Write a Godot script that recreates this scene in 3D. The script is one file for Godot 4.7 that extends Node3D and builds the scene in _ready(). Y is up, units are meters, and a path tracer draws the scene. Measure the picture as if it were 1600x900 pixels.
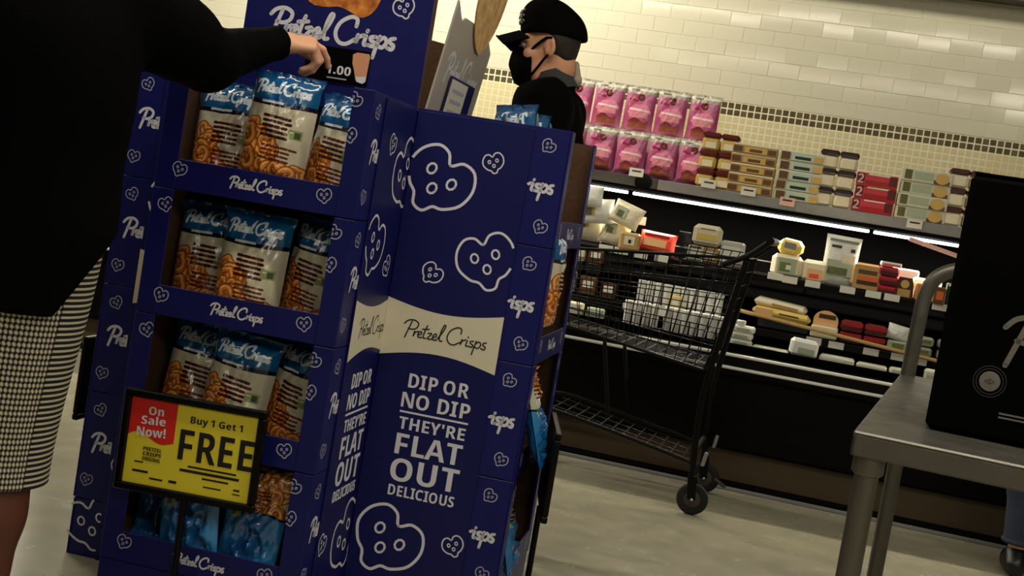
extends Node3D
# A grocery aisle: a four-sided snack display, a masked shopper behind it, a refrigerated case along a tiled wall.

var M := {}
var taken := {}
var rng := RandomNumberGenerator.new()
var cache := {}

# ---------------------------------------------------------------- naming
func numbered(parent: Node, called: String) -> String:
	var key := "%d/%s" % [parent.get_instance_id(), called]
	var n: int = taken.get(key, 0)
	taken[key] = n + 1
	return called if n == 0 else "%s_%03d" % [called, n]

func tag(o: Node3D, label: String, category: String, group := "") -> Node3D:
	o.set_meta("label", label)
	o.set_meta("category", category)
	if group != "":
		o.set_meta("group", group)
	return o

func thing(called: String, label: String, category: String, xf := Transform3D(), group := "") -> Node3D:
	var o := Node3D.new()
	o.name = numbered(self, called)
	add_child(o, true)
	o.transform = xf
	return tag(o, label, category, group)

func put(called: String, mesh: Mesh, mat: Material, parent: Node3D = self, xf := Transform3D()) -> MeshInstance3D:
	var o := MeshInstance3D.new()
	o.mesh = mesh
	o.material_override = mat
	o.name = numbered(parent, called)
	parent.add_child(o, true)
	o.transform = xf
	return o

func struct(o: Node3D, label := "") -> Node3D:
	o.set_meta("kind", "structure")
	if label != "":
		o.set_meta("label", label)
	return o

func dup(src: Node3D, called: String, label: String, category: String, xf: Transform3D, group := "") -> Node3D:
	var o: Node3D = src.duplicate()
	o.name = numbered(self, called)
	add_child(o, true)
	o.transform = xf
	return tag(o, label, category, group)

func at(p: Vector3, yaw := 0.0, pitch := 0.0, roll := 0.0) -> Transform3D:
	return Transform3D(Basis.from_euler(Vector3(deg_to_rad(pitch), deg_to_rad(yaw), deg_to_rad(roll))), p)

# ---------------------------------------------------------------- mesh helpers
func new_st() -> SurfaceTool:
	var st := SurfaceTool.new()
	st.begin(Mesh.PRIMITIVE_TRIANGLES)
	return st

func tri(st: SurfaceTool, a: Vector3, b: Vector3, c: Vector3) -> void:
	var n := (b - a).cross(c - a).normalized()
	for p in [a, c, b]:
		st.set_normal(n)
		st.add_vertex(p)

func quad(st: SurfaceTool, a: Vector3, b: Vector3, c: Vector3, d: Vector3) -> void:
	tri(st, a, b, c)
	tri(st, a, c, d)

func add_box(st: SurfaceTool, xf: Transform3D, s: Vector3, ch := 0.0) -> void:
	var h := s * 0.5
	var c: float = min(ch, min(h.x, min(h.y, h.z)) * 0.9)
	if c <= 0.0:
		for ax in 3:
			for sg in [-1.0, 1.0]:
				var u := Vector3(); var v := Vector3(); var n := Vector3()
				n[ax] = h[ax] * sg
				u[(ax + 1) % 3] = h[(ax + 1) % 3]
				v[(ax + 2) % 3] = h[(ax + 2) % 3] * sg
				quad(st, xf * (n - u - v), xf * (n + u - v), xf * (n + u + v), xf * (n - u + v))
		return
	for ax in 3:
		for sg in [-1.0, 1.0]:
			var u := Vector3(); var v := Vector3(); var n := Vector3()
			n[ax] = h[ax] * sg
			u[(ax + 1) % 3] = h[(ax + 1) % 3] - c
			v[(ax + 2) % 3] = (h[(ax + 2) % 3] - c) * sg
			quad(st, xf * (n - u - v), xf * (n + u - v), xf * (n + u + v), xf * (n - u + v))
	for ax in 3:
		var b := (ax + 1) % 3
		var d := (ax + 2) % 3
		for s1 in [-1.0, 1.0]:
			for s2 in [-1.0, 1.0]:
				var p := Vector3(); var q := Vector3(); var e := Vector3()
				p[b] = h[b] * s1; p[d] = (h[d] - c) * s2
				q[b] = (h[b] - c) * s1; q[d] = h[d] * s2
				e[ax] = (h[ax] - c) * s1 * s2
				quad(st, xf * (p + e), xf * (p - e), xf * (q - e), xf * (q + e))
	for sx in [-1.0, 1.0]:
		for sy in [-1.0, 1.0]:
			for sz in [-1.0, 1.0]:
				var a := Vector3(h.x * sx, (h.y - c) * sy, (h.z - c) * sz)
				var b2 := Vector3((h.x - c) * sx, h.y * sy, (h.z - c) * sz)
				var d2 := Vector3((h.x - c) * sx, (h.y - c) * sy, h.z * sz)
				if sx * sy * sz > 0:
					tri(st, xf * a, xf * b2, xf * d2)
				else:
					tri(st, xf * a, xf * d2, xf * b2)

func box(s: Vector3, ch := 0.0) -> ArrayMesh:
	var key := "b%s%s" % [s, ch]
	if not cache.has(key):
		var st := new_st()
		add_box(st, Transform3D(), s, ch)
		cache[key] = st.commit()
	return cache[key]

func boxes(list: Array, ch := 0.0) -> ArrayMesh:   # [centre, size] pairs in one mesh
	var st := new_st()
	for b in list:
		add_box(st, Transform3D(Basis(), b[0]), b[1], ch)
	return st.commit()

func surf(st: SurfaceTool, rows: Array, closed := false, flip := false, uvs := true) -> void:
	# rows: arrays of Vector3; smooth normals; faces out when u x v points out
	var nv := rows.size()
	var nu: int = rows[0].size()
	var nrm := []
	for j in nv:
		var r := PackedVector3Array()
		r.resize(nu)
		for i in nu:
			var a: Vector3 = rows[j][(i + 1) % nu if closed else mini(i + 1, nu - 1)]
			var b: Vector3 = rows[j][(i - 1 + nu) % nu if closed else maxi(i - 1, 0)]
			var c: Vector3 = rows[mini(j + 1, nv - 1)][i]
			var d: Vector3 = rows[maxi(j - 1, 0)][i]
			var n := (a - b).cross(c - d)
			if n.length() < 1e-12:
				n = Vector3.UP
			n = n.normalized()
			r[i] = -n if flip else n
		nrm.append(r)
	var last := nu if closed else nu - 1
	for j in nv - 1:
		for i in last:
			var i2 := (i + 1) % nu
			var q := [[i, j, i], [i2, j, i + 1], [i2, j + 1, i + 1], [i, j + 1, i]]
			var order := [0, 2, 1, 0, 3, 2] if not flip else [0, 1, 2, 0, 2, 3]
			for k in order:
				var e: Array = q[k]
				if uvs:
					st.set_uv(Vector2(float(e[2]) / last, 1.0 - float(e[1]) / (nv - 1)))
				st.set_normal(nrm[e[1]][e[0]])
				st.add_vertex(rows[e[1]][e[0]])

func tube(st: SurfaceTool, pts: Array, r: float, n := 8, caps := true) -> void:
	var rows := []
	var ref := Vector3.UP
	var t0: Vector3 = (pts[1] - pts[0]).normalized()
	if absf(t0.y) > 0.9:
		ref = Vector3.RIGHT
	var side := t0.cross(ref).normalized()
	for i in pts.size():
		var t: Vector3 = (pts[mini(i + 1, pts.size() - 1)] - pts[maxi(i - 1, 0)]).normalized()
		side = (side - t * side.dot(t)).normalized()
		var up := t.cross(side)
		var row := PackedVector3Array()
		for k in n:
			var a := TAU * k / n
			row.append(pts[i] + (side * cos(a) + up * sin(a)) * r)
		rows.append(row)
	surf(st, rows, true, false)
	if caps:
		for e in [0, pts.size() - 1]:
			for k in range(1, n - 1):
				if e == 0:
					tri(st, rows[0][0], rows[0][k + 1], rows[0][k])
				else:
					tri(st, rows[e][0], rows[e][k], rows[e][k + 1])

func lathe(st: SurfaceTool, prof: Array, n := 24, xf := Transform3D()) -> void:   # prof: Vector2(radius, y) from bottom to top
	var rows := []
	for p in prof:
		var row := PackedVector3Array()
		for k in n:
			var a := -TAU * k / n
			row.append(xf * Vector3(cos(a) * p.x, p.y, sin(a) * p.x))
		rows.append(row)
	surf(st, rows, true)

func lathe_mesh(prof: Array, n := 24) -> ArrayMesh:
	var st := new_st()
	lathe(st, prof, n)
	return st.commit()

func tube_mesh(pts: Array, r: float, n := 8) -> ArrayMesh:
	var st := new_st()
	tube(st, pts, r, n)
	return st.commit()

func catmull(p: Array, per := 6, closed := false) -> Array:
	var out := []
	var n := p.size()
	for i in (n if closed else n - 1):
		var a = p[(i - 1 + n) % n] if closed else p[maxi(i - 1, 0)]
		var b = p[i]
		var c = p[(i + 1) % n]
		var d = p[(i + 2) % n] if closed else p[mini(i + 2, n - 1)]
		for k in per:
			var t := float(k) / per
			out.append(0.5 * (2.0 * b + (c - a) * t + (2.0 * a - 5.0 * b + 4.0 * c - d) * t * t + (3.0 * b - a - 3.0 * c + d) * t * t * t))
	out.append(p[0] if closed else p[n - 1])
	return out

# flat stroke laid on a plane: pts in the plane's x, y; xf carries the plane (z out)
func ribbon(st: SurfaceTool, pts: Array, w: float, xf: Transform3D, clip := Rect2(-100, -100, 200, 200)) -> void:
	var n := pts.size()
	var l := []
	var r := []
	for i in n:
		var t: Vector2 = pts[mini(i + 1, n - 1)] - pts[maxi(i - 1, 0)]
		if i == 0 or i == n - 1:
			if (pts[0] - pts[n - 1]).length() < 1e-6 and n > 3:
				t = pts[1] - pts[n - 2]
		t = t.normalized() if t.length() > 1e-9 else Vector2.RIGHT
		var o := Vector2(-t.y, t.x) * w * 0.5
		l.append(pts[i] + o)
		r.append(pts[i] - o)
	for i in n - 1:
		if not clip.has_point((pts[i] + pts[i + 1]) * 0.5):
			continue
		quad(st, xf * v3(r[i]), xf * v3(r[i + 1]), xf * v3(l[i + 1]), xf * v3(l[i]))
	for e in [0, n - 1]:
		if not clip.has_point(pts[e]):
			continue
		for k in 6:
			var a := TAU * k / 6
			var b := TAU * (k + 1) / 6
			tri(st, xf * v3(pts[e]), xf * v3(pts[e] + Vector2(cos(a), sin(a)) * w * 0.5), xf * v3(pts[e] + Vector2(cos(b), sin(b)) * w * 0.5))

func v3(p: Vector2) -> Vector3:
	return Vector3(p.x, p.y, 0)

func plate(st: SurfaceTool, poly: PackedVector2Array, d: float, xf := Transform3D()) -> void:   # an outline with thickness d, front face at z = 0
	if Geometry2D.is_polygon_clockwise(poly):
		poly.reverse()
	var ids := Geometry2D.triangulate_polygon(poly)
	for i in range(0, ids.size(), 3):
		var a := v3(poly[ids[i]]); var b := v3(poly[ids[i + 1]]); var c := v3(poly[ids[i + 2]])
		if (b - a).cross(c - a).z < 0:
			var t := b; b = c; c = t
		tri(st, xf * a, xf * b, xf * c)
		var z := Vector3(0, 0, -d)
		tri(st, xf * (a + z), xf * (c + z), xf * (b + z))
	for i in poly.size():
		var a := v3(poly[i]); var b := v3(poly[(i + 1) % poly.size()])
		var z := Vector3(0, 0, -d)
		quad(st, xf * (a + z), xf * (b + z), xf * b, xf * a)

func plate_mesh(poly: PackedVector2Array, d: float) -> ArrayMesh:
	var st := new_st()
	plate(st, poly, d)
	return st.commit()

func card(parent: Node3D, called: String, mat: Material, p: Vector3, w: float, h: float, d := 0.0012) -> MeshInstance3D:
	return put(called, box(Vector3(w, h, d)), mat, parent, Transform3D(Basis(), p))

# lettering: centred on p in the parent's x, y, facing +z of xf
func lettering(parent: Node3D, s: String, mat: Material, xf: Transform3D, height: float, width := 0.0, bold := true, called := "lettering") -> MeshInstance3D:
	var key := "t%s%s" % [s, bold]
	if not cache.has(key):
		var f := SystemFont.new()
		f.font_names = PackedStringArray(["Droid Sans"])
		f.font_weight = 700 if bold else 400
		var tm := TextMesh.new()
		tm.font = f
		tm.text = s
		tm.font_size = 40
		tm.pixel_size = 0.01
		tm.depth = 0.01
		tm.curve_step = 2.0
		cache[key] = tm
	var m: TextMesh = cache[key]
	var bb := m.get_aabb()
	var ky := height / bb.size.y
	var kx := width / bb.size.x if width > 0 else ky
	var c := bb.get_center()
	var o := put(called, m, mat, parent, xf * Transform3D(Basis.from_scale(Vector3(kx, ky, 0.06)), Vector3(-c.x * kx, -c.y * ky, 0.0004)))
	return o

# ---------------------------------------------------------------- signed-distance figures
class Field:
	var lo: Vector3
	var h: float
	var nx: int
	var ny: int
	var nz: int
	var d: PackedFloat32Array
	func _init(a: Vector3, b: Vector3, cell: float) -> void:
		lo = a
		h = cell
		nx = int((b.x - a.x) / cell) + 2
		ny = int((b.y - a.y) / cell) + 2
		nz = int((b.z - a.z) / cell) + 2
		d.resize(nx * ny * nz)
		d.fill(1.0)
	func rng(a: Vector3, b: Vector3) -> Array:
		return [maxi(0, int((a.x - lo.x) / h)), mini(nx - 1, int((b.x - lo.x) / h) + 1), maxi(0, int((a.y - lo.y) / h)), mini(ny - 1, int((b.y - lo.y) / h) + 1), maxi(0, int((a.z - lo.z) / h)), mini(nz - 1, int((b.z - lo.z) / h) + 1)]
	func mix(i: int, v: float, k: float) -> void:
		var o := d[i]
		if k > 0.0:
			var e := maxf(k - absf(o - v), 0.0) / k
			d[i] = minf(o, v) - e * e * k * 0.25
		else:
			d[i] = minf(o, v)
	func cap(a: Vector3, b: Vector3, ra: float, rb: float, k := 0.02) -> void:
		var m := maxf(ra, rb) + k + 2.5 * h
		var r := rng(a.min(b) - Vector3.ONE * m, a.max(b) + Vector3.ONE * m)
		var ab := b - a
		var ll := maxf(ab.length_squared(), 1e-9)
		for z in range(r[4], r[5] + 1):
			for y in range(r[2], r[3] + 1):
				var base := (z * ny + y) * nx
				for x in range(r[0], r[1] + 1):
					var p := lo + Vector3(x, y, z) * h
					var t := clampf((p - a).dot(ab) / ll, 0.0, 1.0)
					mix(base + x, (p - a - ab * t).length() - lerpf(ra, rb, t), k)
	func ell(c: Vector3, rad: Vector3, basis := Basis(), k := 0.02, cut := false) -> void:
		var m := maxf(rad.x, maxf(rad.y, rad.z)) + k + 2.5 * h
		var r := rng(c - Vector3.ONE * m, c + Vector3.ONE * m)
		var inv := basis.transposed()
		for z in range(r[4], r[5] + 1):
			for y in range(r[2], r[3] + 1):
				var base := (z * ny + y) * nx
				for x in range(r[0], r[1] + 1):
					var p: Vector3 = inv * (lo + Vector3(x, y, z) * h - c)
					var q := p / rad
					var k0 := q.length()
					var k1 := (q / rad).length()
					var v := -minf(rad.x, minf(rad.y, rad.z)) if k1 < 1e-6 else k0 * (k0 - 1.0) / k1
					if cut:
						var o := d[base + x]
						var e := maxf(k - absf(o + v), 0.0) / maxf(k, 1e-6)
						d[base + x] = maxf(o, -v) + e * e * k * 0.25
					else:
						mix(base + x, v, k)
	func clip(n: Vector3, c: float) -> void:   # keep the side where n.p < c
		for z in nz:
			for y in ny:
				var base := (z * ny + y) * nx
				for x in nx:
					var v := n.dot(lo + Vector3(x, y, z) * h) - c
					if v > d[base + x]:
						d[base + x] = v
	func into(st: SurfaceTool, flat := false) -> void:
		var verts := {}
		var pos := PackedVector3Array()
		var nor := PackedVector3Array()
		var sx := 1
		var sy := nx
		var sz := nx * ny
		var offs := [0, sx, sy, sx + sy, sz, sx + sz, sy + sz, sx + sy + sz]
		var lim := h * 2.0
		for z in nz - 1:
			for y in ny - 1:
				var base := (z * ny + y) * nx
				for x in nx - 1:
					var i := base + x
					if d[i] > lim or d[i] < -lim:
						continue
					var neg := 0
					for o in offs:
						if d[i + o] < 0.0:
							neg += 1
					if neg == 0 or neg == 8:
						continue
					var s := Vector3()
					var cnt := 0
					for e in [[0, 1], [2, 3], [4, 5], [6, 7], [0, 2], [1, 3], [4, 6], [5, 7], [0, 4], [1, 5], [2, 6], [3, 7]]:
						var a := d[i + offs[e[0]]]
						var b := d[i + offs[e[1]]]
						if (a < 0.0) != (b < 0.0):
							var t := a / (a - b)
							var pa := Vector3(e[0] & 1, (e[0] >> 1) & 1, e[0] >> 2)
							var pb := Vector3(e[1] & 1, (e[1] >> 1) & 1, e[1] >> 2)
							s += pa.lerp(pb, t)
							cnt += 1
					s /= cnt
					verts[i] = pos.size()
					pos.append(lo + (Vector3(x, y, z) + s) * h)
					var g := Vector3(d[i + 1] + d[i + 1 + sy] + d[i + 1 + sz] + d[i + 1 + sy + sz] - d[i] - d[i + sy] - d[i + sz] - d[i + sy + sz], d[i + sy] + d[i + sy + 1] + d[i + sy + sz] + d[i + sy + sz + 1] - d[i] - d[i + 1] - d[i + sz] - d[i + 1 + sz], d[i + sz] + d[i + sz + 1] + d[i + sz + sy] + d[i + sz + sy + 1] - d[i] - d[i + 1] - d[i + sy] - d[i + 1 + sy])
					nor.append(g.normalized() if g.length() > 1e-9 else Vector3.UP)
		for i in verts:
			for e in [[sx, sy, sz], [sy, sz, sx], [sz, sx, sy]]:
				var a := d[i]
				var b := d[i + e[0]]
				if (a < 0.0) == (b < 0.0):
					continue
				if not (verts.has(i - e[1]) and verts.has(i - e[2]) and verts.has(i - e[1] - e[2])):
					continue
				var q := [verts[i], verts[i - e[1]], verts[i - e[1] - e[2]], verts[i - e[2]]]
				var order := [0, 2, 1, 0, 3, 2] if a < 0.0 else [0, 1, 2, 0, 2, 3]
				for k in order:
					st.set_normal(nor[q[k]])
					st.add_vertex(pos[q[k]])
	func mesh() -> ArrayMesh:
		var st := SurfaceTool.new()
		st.begin(Mesh.PRIMITIVE_TRIANGLES)
		into(st)
		st.index()
		return st.commit()

# ---------------------------------------------------------------- materials
func mat(called: String, c: Color, rough := 0.6, metal := 0.0, spec := 0.5) -> StandardMaterial3D:
	var m := StandardMaterial3D.new()
	m.resource_name = called
	m.albedo_color = c
	m.roughness = rough
	m.metallic = metal
	m.metallic_specular = spec
	M[called] = m
	return m

func noise_tex(freq: float, ramp: Array, size := 256, seed_ := 1, oct := 4) -> NoiseTexture2D:
	var f := FastNoiseLite.new()
	f.seed = seed_
	f.frequency = freq
	f.fractal_octaves = oct
	var t := NoiseTexture2D.new()
	t.width = size
	t.height = size
	t.seamless = true
	t.noise = f
	var g := Gradient.new()
	g.offsets = PackedFloat32Array([0.0, 1.0])
	g.colors = PackedColorArray([ramp[0], ramp[1]])
	t.color_ramp = g
	return t

func emis(called: String, c: Color, e: float) -> StandardMaterial3D:
	var m := mat(called, Color(0.9, 0.9, 0.9), 0.5)
	m.emission_enabled = true
	m.emission = c
	m.emission_energy_multiplier = e
	return m

func make_materials() -> void:
	var m: StandardMaterial3D
	m = mat("navy_card", Color(0.075, 0.086, 0.38), 0.42, 0.0, 0.4)
	m.albedo_texture = noise_tex(0.02, [Color(0.9, 0.9, 0.92), Color(1, 1, 1)], 256, 3)
	m.uv1_triplanar = true
	m.uv1_scale = Vector3(2, 2, 2)
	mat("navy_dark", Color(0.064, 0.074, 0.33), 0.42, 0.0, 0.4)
	m = mat("kraft", Color(0.36, 0.25, 0.16), 0.85)
	m.albedo_texture = noise_tex(0.08, [Color(0.85, 0.85, 0.85), Color(1, 1, 1)], 128, 5)
	m.uv1_triplanar = true
	m.uv1_scale = Vector3(6, 6, 6)
	mat("print_white", Color(0.86, 0.86, 0.9), 0.5)
	mat("print_grey", Color(0.68, 0.68, 0.76), 0.5)
	mat("print_cream", Color(0.86, 0.83, 0.74), 0.5)
	mat("print_ink", Color(0.16, 0.15, 0.13), 0.6)
	m = mat("pretzel_print", Color(0.95, 0.68, 0.36), 0.55)
	m.albedo_texture = noise_tex(0.03, [Color(0.62, 0.42, 0.24), Color(1.0, 0.92, 0.75)], 128, 8)
	m.uv1_triplanar = true
	m.uv1_scale = Vector3(7, 7, 7)
	m = mat("pretzel_lit", Color(0.98, 0.83, 0.58), 0.5)  # pretzel colour paled: light from the right painted in
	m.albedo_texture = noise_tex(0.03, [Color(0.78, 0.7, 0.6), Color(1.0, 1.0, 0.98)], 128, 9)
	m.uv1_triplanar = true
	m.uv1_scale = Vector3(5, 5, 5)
	mat("print_dim", Color(0.47, 0.46, 0.43), 0.5)
	mat("pretzel_hole", Color(0.25, 0.12, 0.05), 0.6)
	mat("glare_grey", Color(0.68, 0.65, 0.63), 0.4)  # right header greyed to carry the glare on its glossy print
	mat("black_plastic", Color(0.02, 0.02, 0.022), 0.35, 0.0, 0.3)
	mat("black_matte", Color(0.02, 0.02, 0.022), 0.8, 0.0, 0.14)
	mat("case_black", Color(0.018, 0.018, 0.02), 0.45, 0.0, 0.22)
	mat("case_inside", Color(0.012, 0.012, 0.013), 0.95, 0.0, 0.1)
	mat("white_trim", Color(0.95, 0.95, 0.94), 0.3)
	mat("kick_brown", Color(0.31, 0.26, 0.2), 0.5, 0.0, 0.3)
	mat("sign_yellow", Color(0.9, 0.83, 0.2), 0.5)
	mat("sign_red", Color(0.85, 0.13, 0.1), 0.5)
	mat("ink_black", Color(0.03, 0.025, 0.02), 0.6)
	mat("white_paper", Color(0.85, 0.84, 0.8), 0.6)
	mat("pink_paper", Color(0.85, 0.68, 0.64), 0.6)
	mat("peach_print", Color(0.85, 0.6, 0.45), 0.6)
	m = mat("steel", Color(0.46, 0.45, 0.42), 0.5, 0.8)
	m.roughness_texture = noise_tex(0.03, [Color(0.7, 0.7, 0.7), Color(1, 1, 1)], 128, 11)
	m.uv1_triplanar = true
	m.uv1_scale = Vector3(3, 3, 3)
	mat("chrome", Color(0.8, 0.8, 0.8), 0.2, 1.0)
	m = mat("cart_wire", Color(0.02, 0.02, 0.022), 0.4, 0.0, 0.3)
	mat("rubber", Color(0.035, 0.035, 0.035), 0.75)
	mat("wheel_grey", Color(0.22, 0.21, 0.19), 0.6)
	m = mat("tile_cream", Color(0.88, 0.86, 0.78), 0.07, 0.0, 0.5)
	m = mat("mosaic_cream", Color(0.88, 0.83, 0.64), 0.4, 0.0, 0.3)
	m = mat("mosaic_brown", Color(0.36, 0.32, 0.21), 0.45, 0.0, 0.3)
	mat("mosaic_umber", Color(0.42, 0.38, 0.26), 0.45, 0.0, 0.3)
	mat("grout", Color(0.95, 0.92, 0.83), 0.9)
	m = mat("concrete", Color(0.65, 0.63, 0.55), 0.3)
	m.albedo_texture = noise_tex(0.012, [Color(0.9, 0.9, 0.89), Color(1, 1, 1)], 512, 21, 6)
	m.roughness_texture = noise_tex(0.03, [Color(0.6, 0.6, 0.6), Color(1, 1, 1)], 256, 22, 4)
	m.heightmap_enabled = true
	m.heightmap_scale = 0.02
	m.heightmap_texture = noise_tex(0.015, [Color(0, 0, 0), Color(1, 1, 1)], 256, 23, 3)
	m.uv1_triplanar = true
	m.uv1_world_triplanar = true
	m.uv1_scale = Vector3(0.8, 0.8, 0.8)
	mat("plaster", Color(0.72, 0.7, 0.64), 0.9)
	mat("ceiling_grey", Color(0.4, 0.39, 0.37), 0.9)
	emis("lamp_glow", Color(1.0, 0.93, 0.78), 4.0)
	emis("strip_glow", Color(0.96, 0.97, 1.0), 6.0)
	# people
	mat("skin", Color(0.88, 0.66, 0.53), 0.55)
	M.skin.subsurf_scatter_enabled = true
	M.skin.subsurf_scatter_strength = 0.15
	mat("skin_pale", Color(0.83, 0.6, 0.47), 0.55)
	mat("skin_brown", Color(0.36, 0.19, 0.13), 0.5)
	m = mat("knit_black", Color(0.024, 0.024, 0.03), 0.92, 0.0, 0.15)
	m.heightmap_enabled = true
	m.heightmap_scale = 0.1
	m.heightmap_texture = noise_tex(0.1, [Color(0, 0, 0), Color(1, 1, 1)], 128, 31, 3)
	m.uv1_triplanar = true
	m.uv1_scale = Vector3(8, 8, 8)
	mat("cloth_black", Color(0.024, 0.024, 0.027), 0.9, 0.0, 0.15)
	mat("collar_grey", Color(0.2, 0.2, 0.2), 0.9)
	mat("mask_black", Color(0.028, 0.028, 0.032), 0.85, 0.0, 0.15)
	mat("hair_dark", Color(0.15, 0.115, 0.095), 0.7)
	mat("hair_mid", Color(0.26, 0.23, 0.2), 0.8)
	mat("hair_grey", Color(0.62, 0.58, 0.5), 0.7)
	mat("eye_white", Color(0.8, 0.78, 0.74), 0.2)
	mat("eye_dark", Color(0.06, 0.04, 0.03), 0.15)
	mat("lips", Color(0.6, 0.34, 0.29), 0.5)
	m = mat("denim", Color(0.17, 0.21, 0.29), 0.9)
	m.albedo_texture = noise_tex(0.06, [Color(0.75, 0.75, 0.78), Color(1, 1, 1)], 128, 33)
	m.uv1_triplanar = true
	m.uv1_scale = Vector3(4, 4, 4)
	mat("shoe_black", Color(0.025, 0.025, 0.028), 0.4)
	# products
	for e in [["p_red", 0.62, 0.06, 0.06], ["p_darkred", 0.33, 0.035, 0.045], ["p_maroon", 0.24, 0.03, 0.06], ["p_plum", 0.13, 0.03, 0.07], ["p_rose", 0.75, 0.2, 0.28], ["p_coral", 0.95, 0.33, 0.26], ["p_tan", 0.72, 0.58, 0.36], ["p_brown", 0.38, 0.25, 0.12], ["p_umber", 0.25, 0.14, 0.06], ["p_cream", 0.9, 0.86, 0.74], ["p_white", 0.9, 0.9, 0.87], ["p_yellow", 0.9, 0.78, 0.42], ["p_peach", 0.92, 0.72, 0.5], ["p_orange", 0.86, 0.42, 0.14], ["p_green", 0.42, 0.46, 0.24], ["p_deepgreen", 0.08, 0.16, 0.1], ["p_sage", 0.66, 0.7, 0.6], ["p_mint", 0.74, 0.8, 0.74], ["p_pale", 0.8, 0.8, 0.72], ["p_biscuit", 0.8, 0.66, 0.36], ["p_black", 0.05, 0.05, 0.05], ["p_grey", 0.5, 0.5, 0.5], ["p_pink", 0.9, 0.45, 0.62], ["p_olive", 0.36, 0.35, 0.17]]:
		mat(e[0], Color(e[1], e[2], e[3]), 0.38)
	m = mat("clear_plastic", Color(0.9, 0.9, 0.88, 0.35), 0.2)
	m.transparency = BaseMaterial3D.TRANSPARENCY_ALPHA

# ---------------------------------------------------------------- printed artwork drawn into images
func spot(im: Image, c: Vector2, r: float, col: Color) -> void:
	for y in range(maxi(0, int(c.y - r)), mini(im.get_height(), int(c.y + r) + 2)):
		for x in range(maxi(0, int(c.x - r)), mini(im.get_width(), int(c.x + r) + 2)):
			var a := clampf(r + 0.5 - Vector2(x, y).distance_to(c), 0.0, 1.0) * col.a
			if a > 0.0:
				im.set_pixel(x, y, im.get_pixel(x, y).lerp(Color(col.r, col.g, col.b), a))

func stroke(im: Image, pts: Array, r: float, col: Color) -> void:
	for i in pts.size() - 1:
		var n := int((pts[i + 1] - pts[i]).length() / maxf(r * 0.6, 0.7)) + 1
		for k in n + 1:
			spot(im, pts[i].lerp(pts[i + 1], float(k) / n), r, col)

func pretzel_outline() -> Array:
	return catmull([Vector2(0.02, 0.62), Vector2(0.3, 0.9), Vector2(0.72, 0.88), Vector2(1.0, 0.45), Vector2(0.96, -0.1), Vector2(0.62, -0.5), Vector2(0.34, -0.62), Vector2(0.16, -0.9), Vector2(-0.16, -0.9), Vector2(-0.36, -0.62), Vector2(-0.66, -0.46), Vector2(-0.98, -0.02), Vector2(-0.94, 0.5), Vector2(-0.62, 0.88), Vector2(-0.24, 0.88)], 4, true)

func script_strokes() -> Array:   # the two words in a single-line brush hand, baseline y = 0, about 6 wide and 1 tall
	var w := []
	w.append([Vector2(0.36, 0.92), Vector2(0.2, 0.4), Vector2(0.04, -0.12)])
	w.append([Vector2(-0.1, 0.72), Vector2(0.12, 0.95), Vector2(0.5, 1.02), Vector2(0.78, 0.86), Vector2(0.72, 0.58), Vector2(0.46, 0.44), Vector2(0.18, 0.46)])
	w.append([Vector2(0.62, 0.36), Vector2(0.56, 0.02), Vector2(0.64, 0.26), Vector2(0.84, 0.38)])
	w.append([Vector2(0.86, 0.16), Vector2(1.06, 0.26), Vector2(1.02, 0.4), Vector2(0.86, 0.28), Vector2(0.88, 0.04), Vector2(1.1, 0.04)])
	w.append([Vector2(1.36, 0.82), Vector2(1.24, 0.4), Vector2(1.2, 0.06), Vector2(1.36, 0.04)])
	w.append([Vector2(1.08, 0.56), Vector2(1.5, 0.62)])
	w.append([Vector2(1.46, 0.36), Vector2(1.7, 0.38), Vector2(1.46, 0.04), Vector2(1.74, 0.05)])
	w.append([Vector2(1.78, 0.16), Vector2(2.0, 0.26), Vector2(1.96, 0.42), Vector2(1.8, 0.28), Vector2(1.82, 0.04), Vector2(2.06, 0.06)])
	w.append([Vector2(2.1, 0.14), Vector2(2.36, 0.6), Vector2(2.5, 0.98), Vector2(2.4, 1.02), Vector2(2.26, 0.6), Vector2(2.22, 0.08), Vector2(2.4, 0.06)])
	w.append([Vector2(3.5, 0.7), Vector2(3.5, 0.98), Vector2(3.24, 1.04), Vector2(2.84, 0.78), Vector2(2.68, 0.36), Vector2(2.84, 0.02), Vector2(3.16, -0.04), Vector2(3.5, 0.18)])
	w.append([Vector2(3.62, 0.38), Vector2(3.56, 0.04), Vector2(3.64, 0.28), Vector2(3.86, 0.4)])
	w.append([Vector2(3.96, 0.38), Vector2(3.9, 0.06), Vector2(4.02, 0.04)])
	w.append([Vector2(3.98, 0.56), Vector2(4.0, 0.6)])
	w.append([Vector2(4.36, 0.4), Vector2(4.16, 0.36), Vector2(4.18, 0.24), Vector2(4.34, 0.16), Vector2(4.28, 0.02), Vector2(4.08, 0.05)])
	w.append([Vector2(4.52, 0.44), Vector2(4.42, 0.0), Vector2(4.34, -0.42)])
	w.append([Vector2(4.48, 0.26), Vector2(4.7, 0.42), Vector2(4.82, 0.24), Vector2(4.66, 0.02), Vector2(4.46, 0.08)])
	w.append([Vector2(5.14, 0.44), Vector2(4.96, 0.38), Vector2(4.98, 0.24), Vector2(5.12, 0.16), Vector2(5.06, 0.0), Vector2(4.86, 0.05)])
	var out := []
	for s in w:
		out.append(catmull(s, 4))
	return out

func script_print(st: SurfaceTool, xf: Transform3D, p: Vector2, width: float, weight := 0.13, clip := Rect2(-100, -100, 200, 200), tall := 1.0) -> void:
	var k := width / 5.25
	for s in script_strokes():
		var q := []
		for v in s:
			q.append(p + Vector2((v.x + 0.1) * k, v.y * k * tall))
		ribbon(st, q, weight * k, xf, clip)

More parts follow.
